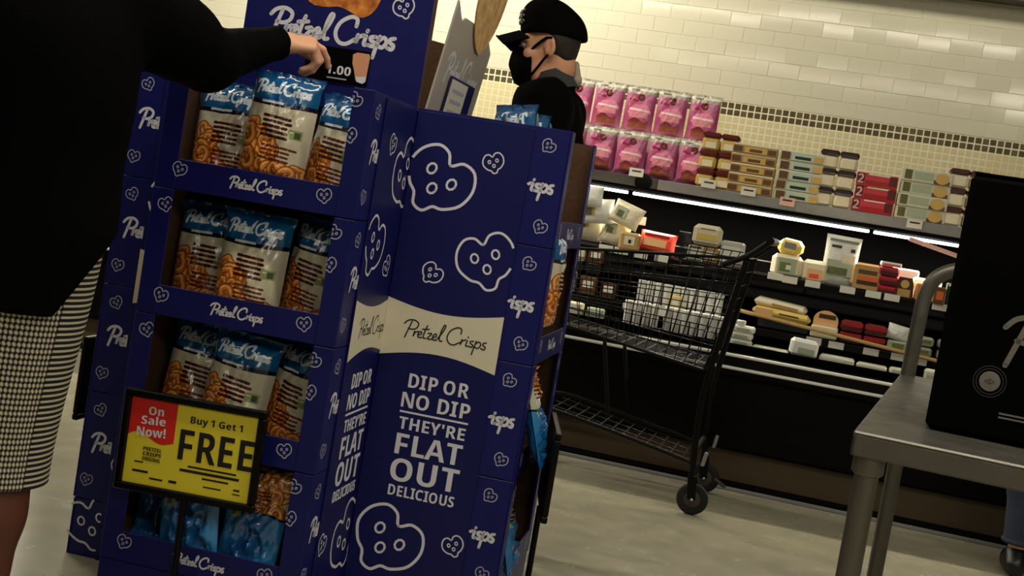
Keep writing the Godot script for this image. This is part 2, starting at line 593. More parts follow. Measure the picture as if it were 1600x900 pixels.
func pretzel_icon(st: SurfaceTool, xf: Transform3D, p: Vector2, r: float, turn: float, weight := 0.14, clip := Rect2(-100, -100, 200, 200)) -> void:
	var a := deg_to_rad(turn)
	var q := []
	for v in pretzel_outline():
		q.append(p + v.rotated(a) * r)
	ribbon(st, q, weight * r, xf, clip)
	for c in [Vector2(-0.36, 0.22), Vector2(0.38, 0.22), Vector2(0.0, -0.22)]:
		var ring := []
		for k in 11:
			ring.append(p + (c + Vector2(cos(TAU * k / 10), sin(TAU * k / 10) * 1.2) * 0.13).rotated(a) * r)
		ribbon(st, ring, weight * r * 0.8, xf, clip)

func bag_art(seed_: int) -> ImageTexture:
	var W := 256
	var H := 400
	var im := Image.create(W, H, false, Image.FORMAT_RGB8)
	var r := RandomNumberGenerator.new()
	r.seed = seed_
	im.fill(Color(0.80, 0.77, 0.68))
	for y in 132:
		for x in W:
			var edge := 118.0 + 8.0 * cos((x - 128.0) / 128.0 * 1.5)
			if y < edge:
				var t := float(y) / 118.0
				im.set_pixel(x, y, Color(0.05, 0.28, 0.5).lerp(Color(0.07, 0.36, 0.56), sin(t * 3.0)))
				if y > edge - 15:
					im.set_pixel(x, y, Color(0.03, 0.05, 0.14))
	im.fill_rect(Rect2i(0, H - 30, W, 30), Color(0.05, 0.11, 0.3))
	for s in script_strokes():   # the words across the blue
		var q := []
		for v in s:
			q.append(Vector2(24 + (v.x + 0.1) * 39, 78 - v.y * 42))
		stroke(im, q, 4.2, Color(0.86, 0.9, 0.95))
	im.fill_rect(Rect2i(58, 108, 86, 9), Color(0.8, 0.82, 0.85))
	for k in 24:   # heaped pretzel crisps, lower left
		var c := Vector2(r.randf_range(-10, 130), r.randf_range(225, 366))
		if k < 4:
			c = Vector2(44 + 26 * (k % 2), 200 + 30 * k)
		if k > 19:
			c = Vector2(r.randf_range(110, 240), r.randf_range(335, 366))
		var rad := r.randf_range(30, 42)
		var turn := r.randf() * TAU
		var dark := Color(0.5, 0.22, 0.07)
		var mid := Color(0.82, 0.47, 0.17)
		var q := []
		for v in pretzel_outline():
			q.append(c + v.rotated(turn) * rad * 0.8)
		stroke(im, q, rad * 0.34, dark)
		stroke(im, q, rad * 0.25, mid)
		var q2 := []
		for v in q:
			q2.append(v + Vector2(-2, -3))
		stroke(im, q2, rad * 0.08, Color(0.95, 0.72, 0.4))
	var col := Color(0.27, 0.08, 0.05)
	for row in 5:   # the block of small type, set slanting
		var x := 84.0
		while x < 178:
			var wd := r.randf_range(10, 24)
			stroke(im, [Vector2(x, 160 + row * 17 + (x - 84) * 0.05), Vector2(x + wd, 160 + row * 17 + (x + wd - 84) * 0.05)], 5.2, col)
			x += wd + 9
	for row in 4:
		var x := 96.0
		while x < 200:
			var wd := r.randf_range(10, 26)
			stroke(im, [Vector2(x, 262 + row * 15 + (x - 84) * 0.05), Vector2(x + wd, 262 + row * 15 + (x + wd - 84) * 0.05)], 4.0, Color(0.38, 0.13, 0.06))
			x += wd + 8
	if seed_ == 43:   # the foil back: blue most of the way, lighter waves painted as glints
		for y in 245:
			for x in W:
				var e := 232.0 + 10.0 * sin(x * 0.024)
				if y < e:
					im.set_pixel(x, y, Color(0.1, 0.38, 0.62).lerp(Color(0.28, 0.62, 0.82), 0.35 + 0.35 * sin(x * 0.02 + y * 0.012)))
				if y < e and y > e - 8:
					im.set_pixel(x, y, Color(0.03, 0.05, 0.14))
	im.fill_rect(Rect2i(182, 196, 50, 34), Color(0.55, 0.6, 0.4))
	im.fill_rect(Rect2i(206, 203, 20, 22), Color(0.2, 0.28, 0.16))
	im.fill_rect(Rect2i(188, 204, 14, 5), Color(0.85, 0.86, 0.74))
	return ImageTexture.create_from_image(im)

func pink_art() -> ImageTexture:
	var W := 128
	var H := 190
	var im := Image.create(W, H, false, Image.FORMAT_RGB8)
	im.fill(Color(0.9, 0.42, 0.58))
	for y in H:
		for x in W:
			var t := sin(x * 0.07 + y * 0.03) * 0.5 + 0.5
			im.set_pixel(x, y, Color(0.68, 0.28, 0.46).lerp(Color(0.86, 0.58, 0.72), t * 0.75))
	im.fill_rect(Rect2i(0, 0, W, 34), Color(0.72, 0.69, 0.64))
	im.fill_rect(Rect2i(0, 12, W, 7), Color(0.86, 0.85, 0.8))
	im.fill_rect(Rect2i(20, 14, 34, 9), Color(0.45, 0.4, 0.34))
	stroke(im, [Vector2(24, 110), Vector2(44, 88), Vector2(88, 84), Vector2(106, 104)], 9.0, Color(0.93, 0.52, 0.66))
	spot(im, Vector2(66, 48), 15.0, Color(0.35, 0.08, 0.1))
	spot(im, Vector2(66, 48), 9.0, Color(0.5, 0.2, 0.16))
	stroke(im, [Vector2(20, 58), Vector2(50, 64)], 5.0, Color(0.55, 0.1, 0.22))
	stroke(im, [Vector2(26, 98), Vector2(104, 102)], 4.5, Color(0.98, 0.86, 0.88))
	im.fill_rect(Rect2i(26, 108, 78, 24), Color(0.9, 0.56, 0.6))
	for y in range(134, 178):
		for x in range(24, 108):
			if y > 140 + 8 * sin(x * 0.09):
				im.set_pixel(x, y, Color(0.45, 0.14, 0.14).lerp(Color(0.72, 0.42, 0.32), float(y - 134) / 44.0))
	return ImageTexture.create_from_image(im)

func weave_art(kind: int) -> ImageTexture:
	var im := Image.create(32, 32, false, Image.FORMAT_RGB8)
	im.fill(Color(0.03, 0.03, 0.03))
	if kind == 0:   # dogtooth check
		for y in 32:
			for x in 32:
				var u := x / 32.0
				var v := y / 32.0
				var on := (u < 0.56 and v < 0.56) or (u < 0.56 and v >= 0.56 and fposmod(u + v, 0.5) < 0.12) or (v < 0.56 and u >= 0.56 and fposmod(u + v, 0.5) < 0.12)
				if on:
					im.set_pixel(x, y, Color(0.8, 0.77, 0.68))
	else:
		im.fill_rect(Rect2i(0, 0, 32, 14), Color(0.76, 0.73, 0.64))
	return ImageTexture.create_from_image(im)

# ---------------------------------------------------------------- the snack display
const TW := 0.467    # tray width
const TD := 0.375    # tray depth
const TH := 0.28     # tray height
const BASE := 0.149
var display_origin := Transform3D()

func side_frame(right: bool) -> Transform3D:   # plane of a unit's side: x to the viewer's right, y up, z out
	if right:
		return Transform3D(Basis(Vector3(0, 0, -1), Vector3.UP, Vector3(1, 0, 0)), Vector3(TW / 2 + 0.0006, 0, 0))
	return Transform3D(Basis(Vector3(0, 0, 1), Vector3.UP, Vector3(-1, 0, 0)), Vector3(-TW / 2 - 0.0006, 0, -TD))

func make_tray(unit: Node3D, y: float, full: bool, first: bool) -> void:
	var t := 0.004
	var up := 0.0475
	var lip := 0.068
	var w := TW
	var parts := [
		[Vector3(-w / 2 + up / 2, TH / 2, -t / 2), Vector3(up, TH - 0.002, t)], [Vector3(w / 2 - up / 2, TH / 2, -t / 2), Vector3(up, TH - 0.002, t)],
		[Vector3(0, lip / 2, -t / 2), Vector3(w - 2 * up, lip - 0.002, t)],
		[Vector3(-w / 2 + t / 2, TH / 2, -TD / 2), Vector3(t, TH - 0.002, TD - 2 * t)], [Vector3(w / 2 - t / 2, TH / 2, -TD / 2), Vector3(t, TH - 0.002, TD - 2 * t)],
		[Vector3(0, TH / 2, -TD + t / 2), Vector3(w, TH - 0.002, t)], [Vector3(0, t / 2 + 0.001, -TD / 2), Vector3(w - 2 * t, t, TD - 2 * t)]]
	var tray := put("tray", boxes(parts, 0.0012), M.navy_card, unit, Transform3D(Basis(), Vector3(0, y, 0)))
	var l := 0.001
	put("tray_lining", boxes([
		[Vector3(-w / 2 + t + l / 2, TH / 2, -TD / 2), Vector3(l, TH - 0.004, TD - 3 * t)], [Vector3(w / 2 - t - l / 2, TH / 2, -TD / 2), Vector3(l, TH - 0.004, TD - 3 * t)],
		[Vector3(0, TH / 2, -TD + t + l / 2), Vector3(w - 3 * t, TH - 0.004, l)], [Vector3(0, t + 0.0015, -TD / 2), Vector3(w - 3 * t, l, TD - 3 * t)],
		[Vector3(-w / 2 + up / 2 + t / 2, TH / 2, -t - l / 2), Vector3(up - t * 2, TH - 0.004, l)], [Vector3(w / 2 - up / 2 - t / 2, TH / 2, -t - l / 2), Vector3(up - t * 2, TH - 0.004, l)],
		[Vector3(0, lip / 2, -t - l / 2), Vector3(w - 2 * up, lip - 0.004, l)]]), M.kraft, tray)
	var f := Transform3D(Basis(), Vector3(0, 0, 0.0006))
	var fr := Rect2(-w / 2, 0, w, lip)
	var right_post := Rect2(w / 2 - up, 0, up, TH)
	var left_post := Rect2(-w / 2, 0, up, TH)
	for e in [[Vector2(-0.18, 0.044), -20.0, fr], [Vector2(0.157, 0.040), 12.0, fr], [Vector2(0.19, 0.252 if first else 0.246), -35.0, right_post], [Vector2(0.192, 0.176), 20.0, right_post], [Vector2(-0.2, 0.243), 20.0, left_post]]:
		if first and e[0].x < -0.19:
			continue
		var st := new_st()
		pretzel_icon(st, f, e[0], 0.0165, e[1], 0.15, e[2])
		put("pretzel_print", st.commit(), M.print_grey, tray)
	var sc := new_st()
	script_print(sc, f, Vector2(-0.06, 0.026), 0.122, 0.17)
	put("lettering", sc.commit(), M.print_white, tray)
	if not full:
		return
	for right in [true, false]:
		var sf := side_frame(right)
		var clip := Rect2(0.0, 0, 0.087, TH) if right else Rect2(0.289, 0, 0.085, TH)
		for e in ([[Vector2(0.042, 0.235), 30.0], [Vector2(0.03, 0.05), -10.0]] if right else [[Vector2(0.322, 0.236), -40.0], [Vector2(0.334, 0.046), -25.0]]):
			var s3 := new_st()
			pretzel_icon(s3, sf, e[0], 0.0165, e[1], 0.15, clip)
			put("pretzel_print", s3.commit(), M.print_grey, tray)
		var st := new_st()
		script_print(st, sf, Vector2(0.03, 0.13) if right else Vector2(0.135, 0.128), 0.215, 0.17, clip, 1.1)
		put("side_lettering", st.commit(), M.print_white, tray)

func panel_art(unit: Node3D, right: bool) -> void:
	var w := 0.287
	var h := 1.262
	var sf := side_frame(right)
	var off := Vector3(0.088, 0, 0) if right else Vector3.ZERO
	var pf := sf * Transform3D(Basis(), off)
	var panel := put("side_panel", box(Vector3(w, h, 0.004), 0.0012), M.navy_dark, unit, pf * Transform3D(Basis(), Vector3(w / 2, h / 2, 0.002)))
	var a := Transform3D(Basis(), Vector3(-w / 2, -h / 2, 0.0026))
	var clip := Rect2(0.004, 0.0, w - 0.008, h)
	var mir := func(p: Vector2) -> Vector2: return Vector2(w - p.x, p.y) if right else p
	for e in [[Vector2(0.072, 1.1), 0.083, -30.0, 0.085], [Vector2(0.222, 0.931), 0.07, 20.0, 0.085], [Vector2(0.088, 0.224), 0.085, -30.0, 0.085], [Vector2(0.201, 1.165), 0.025, 20.0, 0.13], [Vector2(0.095, 0.883), 0.026, -35.0, 0.13], [Vector2(0.256, 0.247), 0.026, 25.0, 0.13]]:
		var st := new_st()
		pretzel_icon(st, a, mir.call(e[0]), e[1], e[2] if not right else -e[2], e[3], clip)
		put("pretzel_print", st.commit(), M.print_white, panel)
	var poly := PackedVector2Array()
	for k in 13:
		var u := k / 12.0
		poly.append(Vector2(w * u, 0.812 - 0.02 * sin(PI * u)))
	for k in 13:
		var u := 1.0 - k / 12.0
		poly.append(Vector2(w * u, 0.672 + 0.022 * sin(PI * u)))
	put("cream_banner", plate_mesh(poly, 0.0004), M.print_cream, panel, a * Transform3D(Basis(), Vector3(0, 0, 0.0003)))
	var st2 := new_st()
	script_print(st2, a * Transform3D(Basis(), Vector3(0, 0, 0.0008)), Vector2(0.05, 0.727), 0.205, 0.09)
	put("banner_lettering", st2.commit(), M.print_ink, panel)
	var x0 := 0.158 if not right else w - 0.15
	for e in [["DIP OR", 0.622, 0.034, 0.15], ["NO DIP", 0.574, 0.036, 0.17], ["THEY'RE", 0.518, 0.029, 0.165], ["FLAT", 0.467, 0.05, 0.165], ["OUT", 0.404, 0.056, 0.17], ["DELICIOUS", 0.353, 0.026, 0.165]]:
		lettering(panel, e[0], M.print_white, a * Transform3D(Basis(), Vector3(x0, e[1], 0)), e[2], e[3])
	card(panel, "printed_rule", M.print_white, a.origin + Vector3(x0, 0.545, 0), 0.17, 0.0045, 0.0006)

func front_header(unit: Node3D) -> void:
	var z := -0.333
	var w := 0.463
	var poly := PackedVector2Array([Vector2(-w / 2, 0.0), Vector2(w / 2, 0.0), Vector2(w / 2, 0.30), Vector2(w / 2 - 0.03, 0.345), Vector2(0.13, 0.36), Vector2(0.1, 0.40), Vector2(0.02, 0.425), Vector2(-0.07, 0.40), Vector2(-0.1, 0.36), Vector2(-w / 2 + 0.03, 0.345), Vector2(-w / 2, 0.30)])
	var hd := put("header_card", plate_mesh(poly, 0.006), M.navy_card, unit, Transform3D(Basis(), Vector3(0.004, 1.235, z)))
	for sx in [-1.0, 1.0]:
		put("folded_flap", box(Vector3(0.005, 0.3, 0.03)), M.kraft, hd, Transform3D(Basis(), Vector3(sx * (w / 2 - 0.003), 0.15, -0.022)))
	var f := Transform3D(Basis(), Vector3(0, 0, 0.0006))
	var st := new_st()
	script_print(st, f, Vector2(-0.166, 0.158), 0.318, 0.16)
	put("lettering", st.commit(), M.print_white, hd)
	for e in [[Vector2(0.162, 0.258), 0.026, 25.0], [Vector2(-0.165, 0.268), 0.026, 20.0]]:
		var s2 := new_st()
		pretzel_icon(s2, f, e[0], e[1], e[2])
		put("pretzel_print", s2.commit(), M.print_white, hd)
	var pz := PackedVector2Array()
	for v in catmull([Vector2(-0.095, 0.3), Vector2(-0.075, 0.243), Vector2(-0.03, 0.236), Vector2(0.0, 0.241), Vector2(0.03, 0.233), Vector2(0.06, 0.222), Vector2(0.085, 0.236), Vector2(0.1, 0.264), Vector2(0.11, 0.32), Vector2(0.085, 0.375), Vector2(0.03, 0.4), Vector2(-0.05, 0.39), Vector2(-0.088, 0.355)], 3, true):
		pz.append(v)
	pz.remove_at(pz.size() - 1)
	put("pretzel_picture", plate_mesh(pz, 0.0006), M.pretzel_print, hd, Transform3D(Basis(), Vector3(0, 0, 0.001)))
	for c in [Vector2(-0.02, 0.335), Vector2(0.048, 0.335), Vector2(0.012, 0.297)]:
		var q := PackedVector2Array()
		for k in 10:
			q.append(c + Vector2(cos(TAU * k / 10) * 0.013, sin(TAU * k / 10) * 0.017))
		put("pretzel_hole", plate_mesh(q, 0.0004), M.pretzel_hole, hd, Transform3D(Basis(), Vector3(0, 0, 0.0016)))
	# the price card tucked in front of it
	var pc := put("price_card", box(Vector3(0.16, 0.082, 0.001)), M.black_matte, unit, Transform3D(Basis(), Vector3(0.024, 1.338, z + 0.0035)))
	lettering(pc, "1.00", M.print_white, Transform3D(Basis(), Vector3(0.006, -0.012, 0.0006)), 0.021, 0.062)
	card(pc, "printed_rule", M.print_grey, Vector3(0.004, -0.032, 0.0007), 0.05, 0.003, 0.0006)
	var cup := PackedVector2Array([Vector2(0.036, 0.03), Vector2(0.046, 0.036), Vector2(0.076, 0.036), Vector2(0.079, 0.03), Vector2(0.077, -0.03), Vector2(0.07, -0.036), Vector2(0.052, -0.03), Vector2(0.044, -0.006), Vector2(0.038, 0.008)])
	put("printed_dip_cup", plate_mesh(cup, 0.0005), M.peach_print, pc, Transform3D(Basis(), Vector3(0, 0, 0.0012)))
	put("printed_cup_base", plate_mesh(PackedVector2Array([Vector2(0.05, -0.022), Vector2(0.077, -0.018), Vector2(0.077, -0.03), Vector2(0.07, -0.036), Vector2(0.055, -0.033)]), 0.0004), M.print_white, pc, Transform3D(Basis(), Vector3(0, 0, 0.0017)))

func side_header(unit: Node3D) -> void:   # the header of the right-hand unit, leaning a little forward
	var xf := at(Vector3(-0.003, 1.235, -0.362), 0, 8)
	var w := 0.455
	var poly := PackedVector2Array([Vector2(-w / 2, 0.0), Vector2(w / 2, 0.0), Vector2(w / 2, 0.235), Vector2(w / 2 - 0.06, 0.262), Vector2(0.12, 0.28), Vector2(-0.12, 0.275), Vector2(-0.15, 0.262), Vector2(-w / 2 + 0.03, 0.285), Vector2(-w / 2, 0.300)])
	var hd := put("header_card", plate_mesh(poly, 0.005), M.glare_grey, unit, xf)
	var pz := PackedVector2Array()
	for v in catmull([Vector2(-0.08, 0.5), Vector2(-0.082, 0.36), Vector2(-0.055, 0.29), Vector2(0.01, 0.235), Vector2(0.08, 0.215), Vector2(0.14, 0.25), Vector2(0.19, 0.31), Vector2(0.212, 0.39), Vector2(0.205, 0.5), Vector2(0.14, 0.58), Vector2(0.0, 0.58)], 3, true):
		pz.append(v)
	pz.remove_at(pz.size() - 1)
	put("pretzel_cutout", plate_mesh(pz, 0.004), M.pretzel_lit, unit, xf * Transform3D(Basis(), Vector3(0, 0, 0.006)))
	var st := new_st()
	script_print(st, Transform3D(Basis(), Vector3(0, 0, 0.0006)), Vector2(-0.17, 0.118), 0.34, 0.15)
	put("lettering", st.commit(), M.print_white, hd)
	var pc := put("price_card", box(Vector3(0.27, 0.125, 0.001)), M.navy_dark, unit, xf * Transform3D(Basis(), Vector3(0.02, 0.07, 0.004)))
	card(pc, "printed_label", M.white_paper, Vector3(-0.03, 0.004, 0.001), 0.17, 0.105)
	for k in 3:
		card(pc, "printed_rule", M.print_grey, Vector3(-0.03, 0.03 - k * 0.026, 0.0018), 0.12, 0.009, 0.0004)

func back_header(unit: Node3D) -> void:
	var w := 0.455
	var poly := PackedVector2Array([Vector2(-w / 2, 0.0), Vector2(w / 2, 0.0), Vector2(w / 2, 0.2), Vector2(w / 2 - 0.05, 0.255), Vector2(0.06, 0.27), Vector2(0.0, 0.3), Vector2(-0.06, 0.27), Vector2(-w / 2 + 0.05, 0.255), Vector2(-w / 2, 0.2)])
	put("header_card", plate_mesh(poly, 0.006), M.kraft, unit, Transform3D(Basis(), Vector3(0, 1.235, -0.333)))

func make_unit(label: String, xf: Transform3D, header: int) -> Node3D:
	var u := thing("display_stand", label, "display stand", display_origin * xf, "four-sided pretzel snack display")
	for k in 4:
		make_tray(u, BASE + (3 - k) * TH, true, k == 0)
	put("base_skirt", boxes([[Vector3(0, BASE / 2, -0.006), Vector3(TW, BASE - 0.002, 0.005)], [Vector3(-TW / 2 + 0.0025, BASE / 2, -TD / 2), Vector3(0.005, BASE - 0.002, TD - 0.02)], [Vector3(TW / 2 - 0.0025, BASE / 2, -TD / 2), Vector3(0.005, BASE - 0.002, TD - 0.02)], [Vector3(0, BASE / 2, -TD + 0.004), Vector3(TW, BASE - 0.002, 0.005)], [Vector3(0, BASE - 0.006, -TD / 2), Vector3(TW - 0.012, 0.008, TD - 0.02)]], 0.001), M.navy_card, u)
	panel_art(u, true)
	panel_art(u, false)
	if header == 0:
		front_header(u)
	elif header == 1:
		side_header(u)
	else:
		back_header(u)
		var sb := new_st()
		pretzel_icon(sb, side_frame(true), Vector2(0.062, 0.085), 0.07, 20.0, 0.085, Rect2(0.0, 0.0, 0.087, 0.15))
		put("base_pretzel_print", sb.commit(), M.print_white, u)
	return u

# ---------------------------------------------------------------- bags
func bag_mesh(seed_: int, w := 0.155, h := 0.25, t := 0.045, crumple := 0.0) -> ArrayMesh:
	var key := "bag%d%s%s%s" % [seed_, w, h, crumple]
	if cache.has(key):
		return cache[key]
	var nz := FastNoiseLite.new()
	nz.seed = seed_
	nz.frequency = 9.0
	nz.fractal_octaves = 3
	var nu := 22
	var nv := 30
	var st := new_st()
	for side in [1.0, -1.0]:
		var rows := []
		for j in nv + 1:
			var v := float(j) / nv
			var row := PackedVector3Array()
			var seal := smoothstep(0.0, 0.1, v) * (1.0 - smoothstep(0.88, 0.97, v))
			var fill := seal * (0.72 + 0.28 * cos((v - 0.4) * 3.0))
			for i in nu + 1:
				var u := float(i) / nu * 2.0 - 1.0
				var wx: float = w * 0.5 * (1.0 - 0.075 * seal)
				var d: float = t * fill * pow(maxf(0.0, 1.0 - pow(absf(u), 2.4)), 0.62)
				var edge: float = (1.0 - u * u)
				var wr: float = nz.get_noise_3d(u * 0.5 + seed_ * 3.1, v * 0.8 * side, side * 2.0) * 0.011 * (0.35 + 0.65 * smoothstep(0.5, 0.85, v)) * edge
				wr += sin(u * 9.0 + v * 14.0 + seed_) * 0.0022 * edge * (smoothstep(0.55, 0.8, v) + 1.0 - smoothstep(0.0, 0.18, v))
				if crumple > 0.0:
					var cr: float = absf(nz.get_noise_3d(u * 0.16 + 7.0, v * 0.22 * side, seed_ * 5.0)) * 0.07 + absf(nz.get_noise_3d(u * 0.34, v * 0.3 + 3.0, side)) * 0.02
					wr -= crumple * cr * edge * (1.0 - smoothstep(0.9, 0.97, v))
				if v > 0.95:
					wr += sin(v * 900.0) * 0.0006
				row.append(Vector3(u * wx, v * h, side * (d + 0.0012) + wr * (1.0 if seal < 0.2 else side)))
			rows.append(row)
		surf(st, rows, false, side < 0)
	cache[key] = st.commit()
	return cache[key]

func bag(where: Transform3D, seed_: int, art: int, label: String, group: String) -> Node3D:
	if where.basis.y.y > 0:   # a tilted bag rests on its lower corner
		where.origin.y += absf(where.basis.x.y) * 0.083
	var b := put("snack_bag", bag_mesh(seed_, 0.155 if art == 3 else 0.166, 0.25, 0.028 if art == 3 else 0.045, 1.0 if art == 3 else 0.25), M["bag_%d" % art], self, where)
	return tag(b, label, "snack bag", group)

func fill_display(front: Transform3D, right: Transform3D) -> void:
	var g := "pretzel bags in the snack display"
	var y1 := BASE + 3 * TH + 0.008
	var y2 := BASE + 2 * TH + 0.008
	var y3 := BASE + TH + 0.008
	var y4 := BASE + 0.008
	# top tray of the front stand
	bag(front * at(Vector3(-0.132, y1, -0.118), 6, -7, 1), 1, 0, "pretzel snack bag at the left of the front top tray, under the sleeve", g)
	bag(front * at(Vector3(0.006, y1 + 0.03, -0.056), 2, -4, -2), 2, 1, "pretzel snack bag in the middle of the front top tray with bright blue top", g)
	bag(front * at(Vector3(0.122, y1, -0.128), -16, -5, -4), 3, 2, "pretzel snack bag at the right of the front top tray, partly behind the post", g)
	bag(front * at(Vector3(-0.05, y1, -0.245), 4, -3, 3), 4, 0, "pretzel snack bag behind the middle bag of the front top tray", g)
	bag(front * at(Vector3(0.1, y1 + 0.01, -0.255), -8, -3, -5), 5, 1, "pretzel snack bag behind the right bag of the front top tray", g)
	# second tray
	bag(front * at(Vector3(-0.136, y2, -0.122), 5, -6, 1), 3, 1, "pretzel snack bag at the left of the second front tray", g)
	bag(front * at(Vector3(-0.006, y2, -0.056), 3, -4, -1), 1, 2, "pretzel snack bag in the middle of the second front tray", g)
	bag(front * at(Vector3(0.106, y2, -0.128), -18, -5, -5), 2, 0, "pretzel snack bag at the right of the second front tray with glossy orange front", g)
	# third tray
	bag(front * at(Vector3(-0.132, y3 + 0.002, -0.126), 5, -8, -4), 4, 2, "pretzel snack bag at the left of the third front tray, just above the yellow sign", g)
	bag(front * at(Vector3(-0.006, y3 + 0.002, -0.056), 0, -6, -5), 5, 0, "pretzel snack bag in the middle of the third front tray, just above the yellow sign", g)
	bag(front * at(Vector3(0.106, y3, -0.128), -18, -6, -6), 1, 1, "pretzel snack bag at the right of the third front tray, beside the yellow sign", g)
	# bottom tray: bags upside down, blue ends out
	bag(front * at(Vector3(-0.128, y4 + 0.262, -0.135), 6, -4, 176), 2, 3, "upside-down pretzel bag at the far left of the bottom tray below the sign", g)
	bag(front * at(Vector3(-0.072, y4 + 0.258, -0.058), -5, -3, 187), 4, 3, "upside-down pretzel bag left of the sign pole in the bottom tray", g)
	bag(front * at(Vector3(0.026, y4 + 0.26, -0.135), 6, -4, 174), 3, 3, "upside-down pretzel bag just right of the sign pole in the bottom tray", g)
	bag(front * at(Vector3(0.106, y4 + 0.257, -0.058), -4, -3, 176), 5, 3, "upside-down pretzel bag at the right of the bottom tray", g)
	# right stand: bags showing past its edge
	var s := "pretzel bags in the snack display"
	bag(right * at(Vector3(-0.125, y2 + 0.066, -0.028), 8, 2, 2), 1, 0, "pretzel snack bag in the second tray of the right-hand stand", s)
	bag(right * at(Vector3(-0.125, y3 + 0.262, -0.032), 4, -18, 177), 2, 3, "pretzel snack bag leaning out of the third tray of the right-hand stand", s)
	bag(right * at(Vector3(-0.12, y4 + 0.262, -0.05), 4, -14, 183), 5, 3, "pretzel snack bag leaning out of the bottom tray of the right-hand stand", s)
	bag(right * at(Vector3(-0.03, y1 + 0.075, -0.16), 50, -4, -3), 3, 1, "pretzel snack bag in the top tray of the right-hand stand, by the masked person", s)
	bag(right * at(Vector3(0.12, y1 + 0.07, -0.15), 40, -4, 2), 4, 0, "pretzel snack bag in the top tray of the right-hand stand, behind the first", s)

func sale_sign(label: String, xf: Transform3D, printed: bool) -> void:
	var s := thing("sale_sign", label, "sign", xf, "framed sale signs on poles")
	var w := 0.322
	var h := 0.222
	var b := 0.017
	put("frame", boxes([[Vector3(0, h / 2 - b / 2, 0), Vector3(w, b, 0.016)], [Vector3(0, -h / 2 + b / 2, 0), Vector3(w, b, 0.016)], [Vector3(-w / 2 + b / 2, 0, 0), Vector3(b, h - 2 * b, 0.016)], [Vector3(w / 2 - b / 2, 0, 0), Vector3(b, h - 2 * b, 0.016)], [Vector3(0, 0, -0.005), Vector3(w - 2 * b, h - 2 * b, 0.004)]], 0.003), M.black_plastic, s, Transform3D(Basis(), Vector3(0, 0.444, 0)))
	put("pole", tube_mesh([Vector3(0, 0.012, -0.005), Vector3(0, 0.338, -0.005)], 0.008, 12), M.black_plastic, s)
	put("foot", box(Vector3(0.13, 0.012, 0.04), 0.003), M.black_plastic, s, Transform3D(Basis(), Vector3(0, 0.006, -0.005)))
	var p := put("price_sheet", box(Vector3(w - 2 * b, h - 2 * b, 0.0012)), M.sign_yellow, s, Transform3D(Basis(), Vector3(0, 0.444, -0.0015)))
	if not printed:
		return
	var q := Vector3(0, 0, 0.0009)
	var W := w - 2 * b
	var H := h - 2 * b
	# the flag with a waved lower edge
	var poly := PackedVector2Array([Vector2(-W / 2, H / 2), Vector2(-W / 2, H / 2 - 0.084)])
	for k in range(1, 11):
		var u := k / 10.0
		poly.append(Vector2(-W / 2 + 0.105 * u, H / 2 - 0.08 - 0.012 * smoothstep(0.2, 0.85, u) + 0.005 * sin(u * 7.0)))
	poly.append(Vector2(-W / 2 + 0.105, H / 2))
	put("red_flag", plate_mesh(poly, 0.0005), M.sign_red, p, Transform3D(Basis(), q))
	for e in [["On", 0.069, 0.018, 0.034, 0.004], ["Sale", 0.048, 0.019, 0.055, 0.0], ["Now!", 0.022, 0.02, 0.066, -0.002]]:
		lettering(p, e[0], M.print_white, Transform3D(Basis().rotated(Vector3(0, 0, 1), 0.05), q + Vector3(-W / 2 + 0.054 + e[4], e[1], 0.0004)), e[2], e[3])
	lettering(p, "Buy 1 Get 1", M.ink_black, Transform3D(Basis(), q + Vector3(0.052, 0.062, 0)), 0.02, 0.118)
	lettering(p, "FREE", M.ink_black, Transform3D(Basis(), q + Vector3(0.058, 0.008, 0)), 0.066, 0.168)
	for e in [["PRETZEL", -0.02], ["CRISPS", -0.031], ["ORIGINAL", -0.042]]:
		lettering(p, e[0], M.ink_black, Transform3D(Basis(), q + Vector3(-W / 2 + 0.06, e[1] + 0.005, 0)), 0.008, 0.042)
	for e in [[0.055, -0.037, 0.11, 0.004], [0.05, -0.047, 0.135, 0.006], [0.065, -0.058, 0.06, 0.004], [0.06, -0.075, 0.04, 0.003], [0.115, -0.07, 0.014, 0.004], [0.115, -0.079, 0.018, 0.0025], [-0.112, -0.046, 0.02, 0.003], [-0.106, -0.066, 0.036, 0.005], [-0.068, -0.078, 0.03, 0.004], [-0.03, -0.077, 0.018, 0.006]]:
		card(p, "small_print", M.ink_black, q + Vector3(e[0], e[1], 0), e[2], e[3], 0.0004)

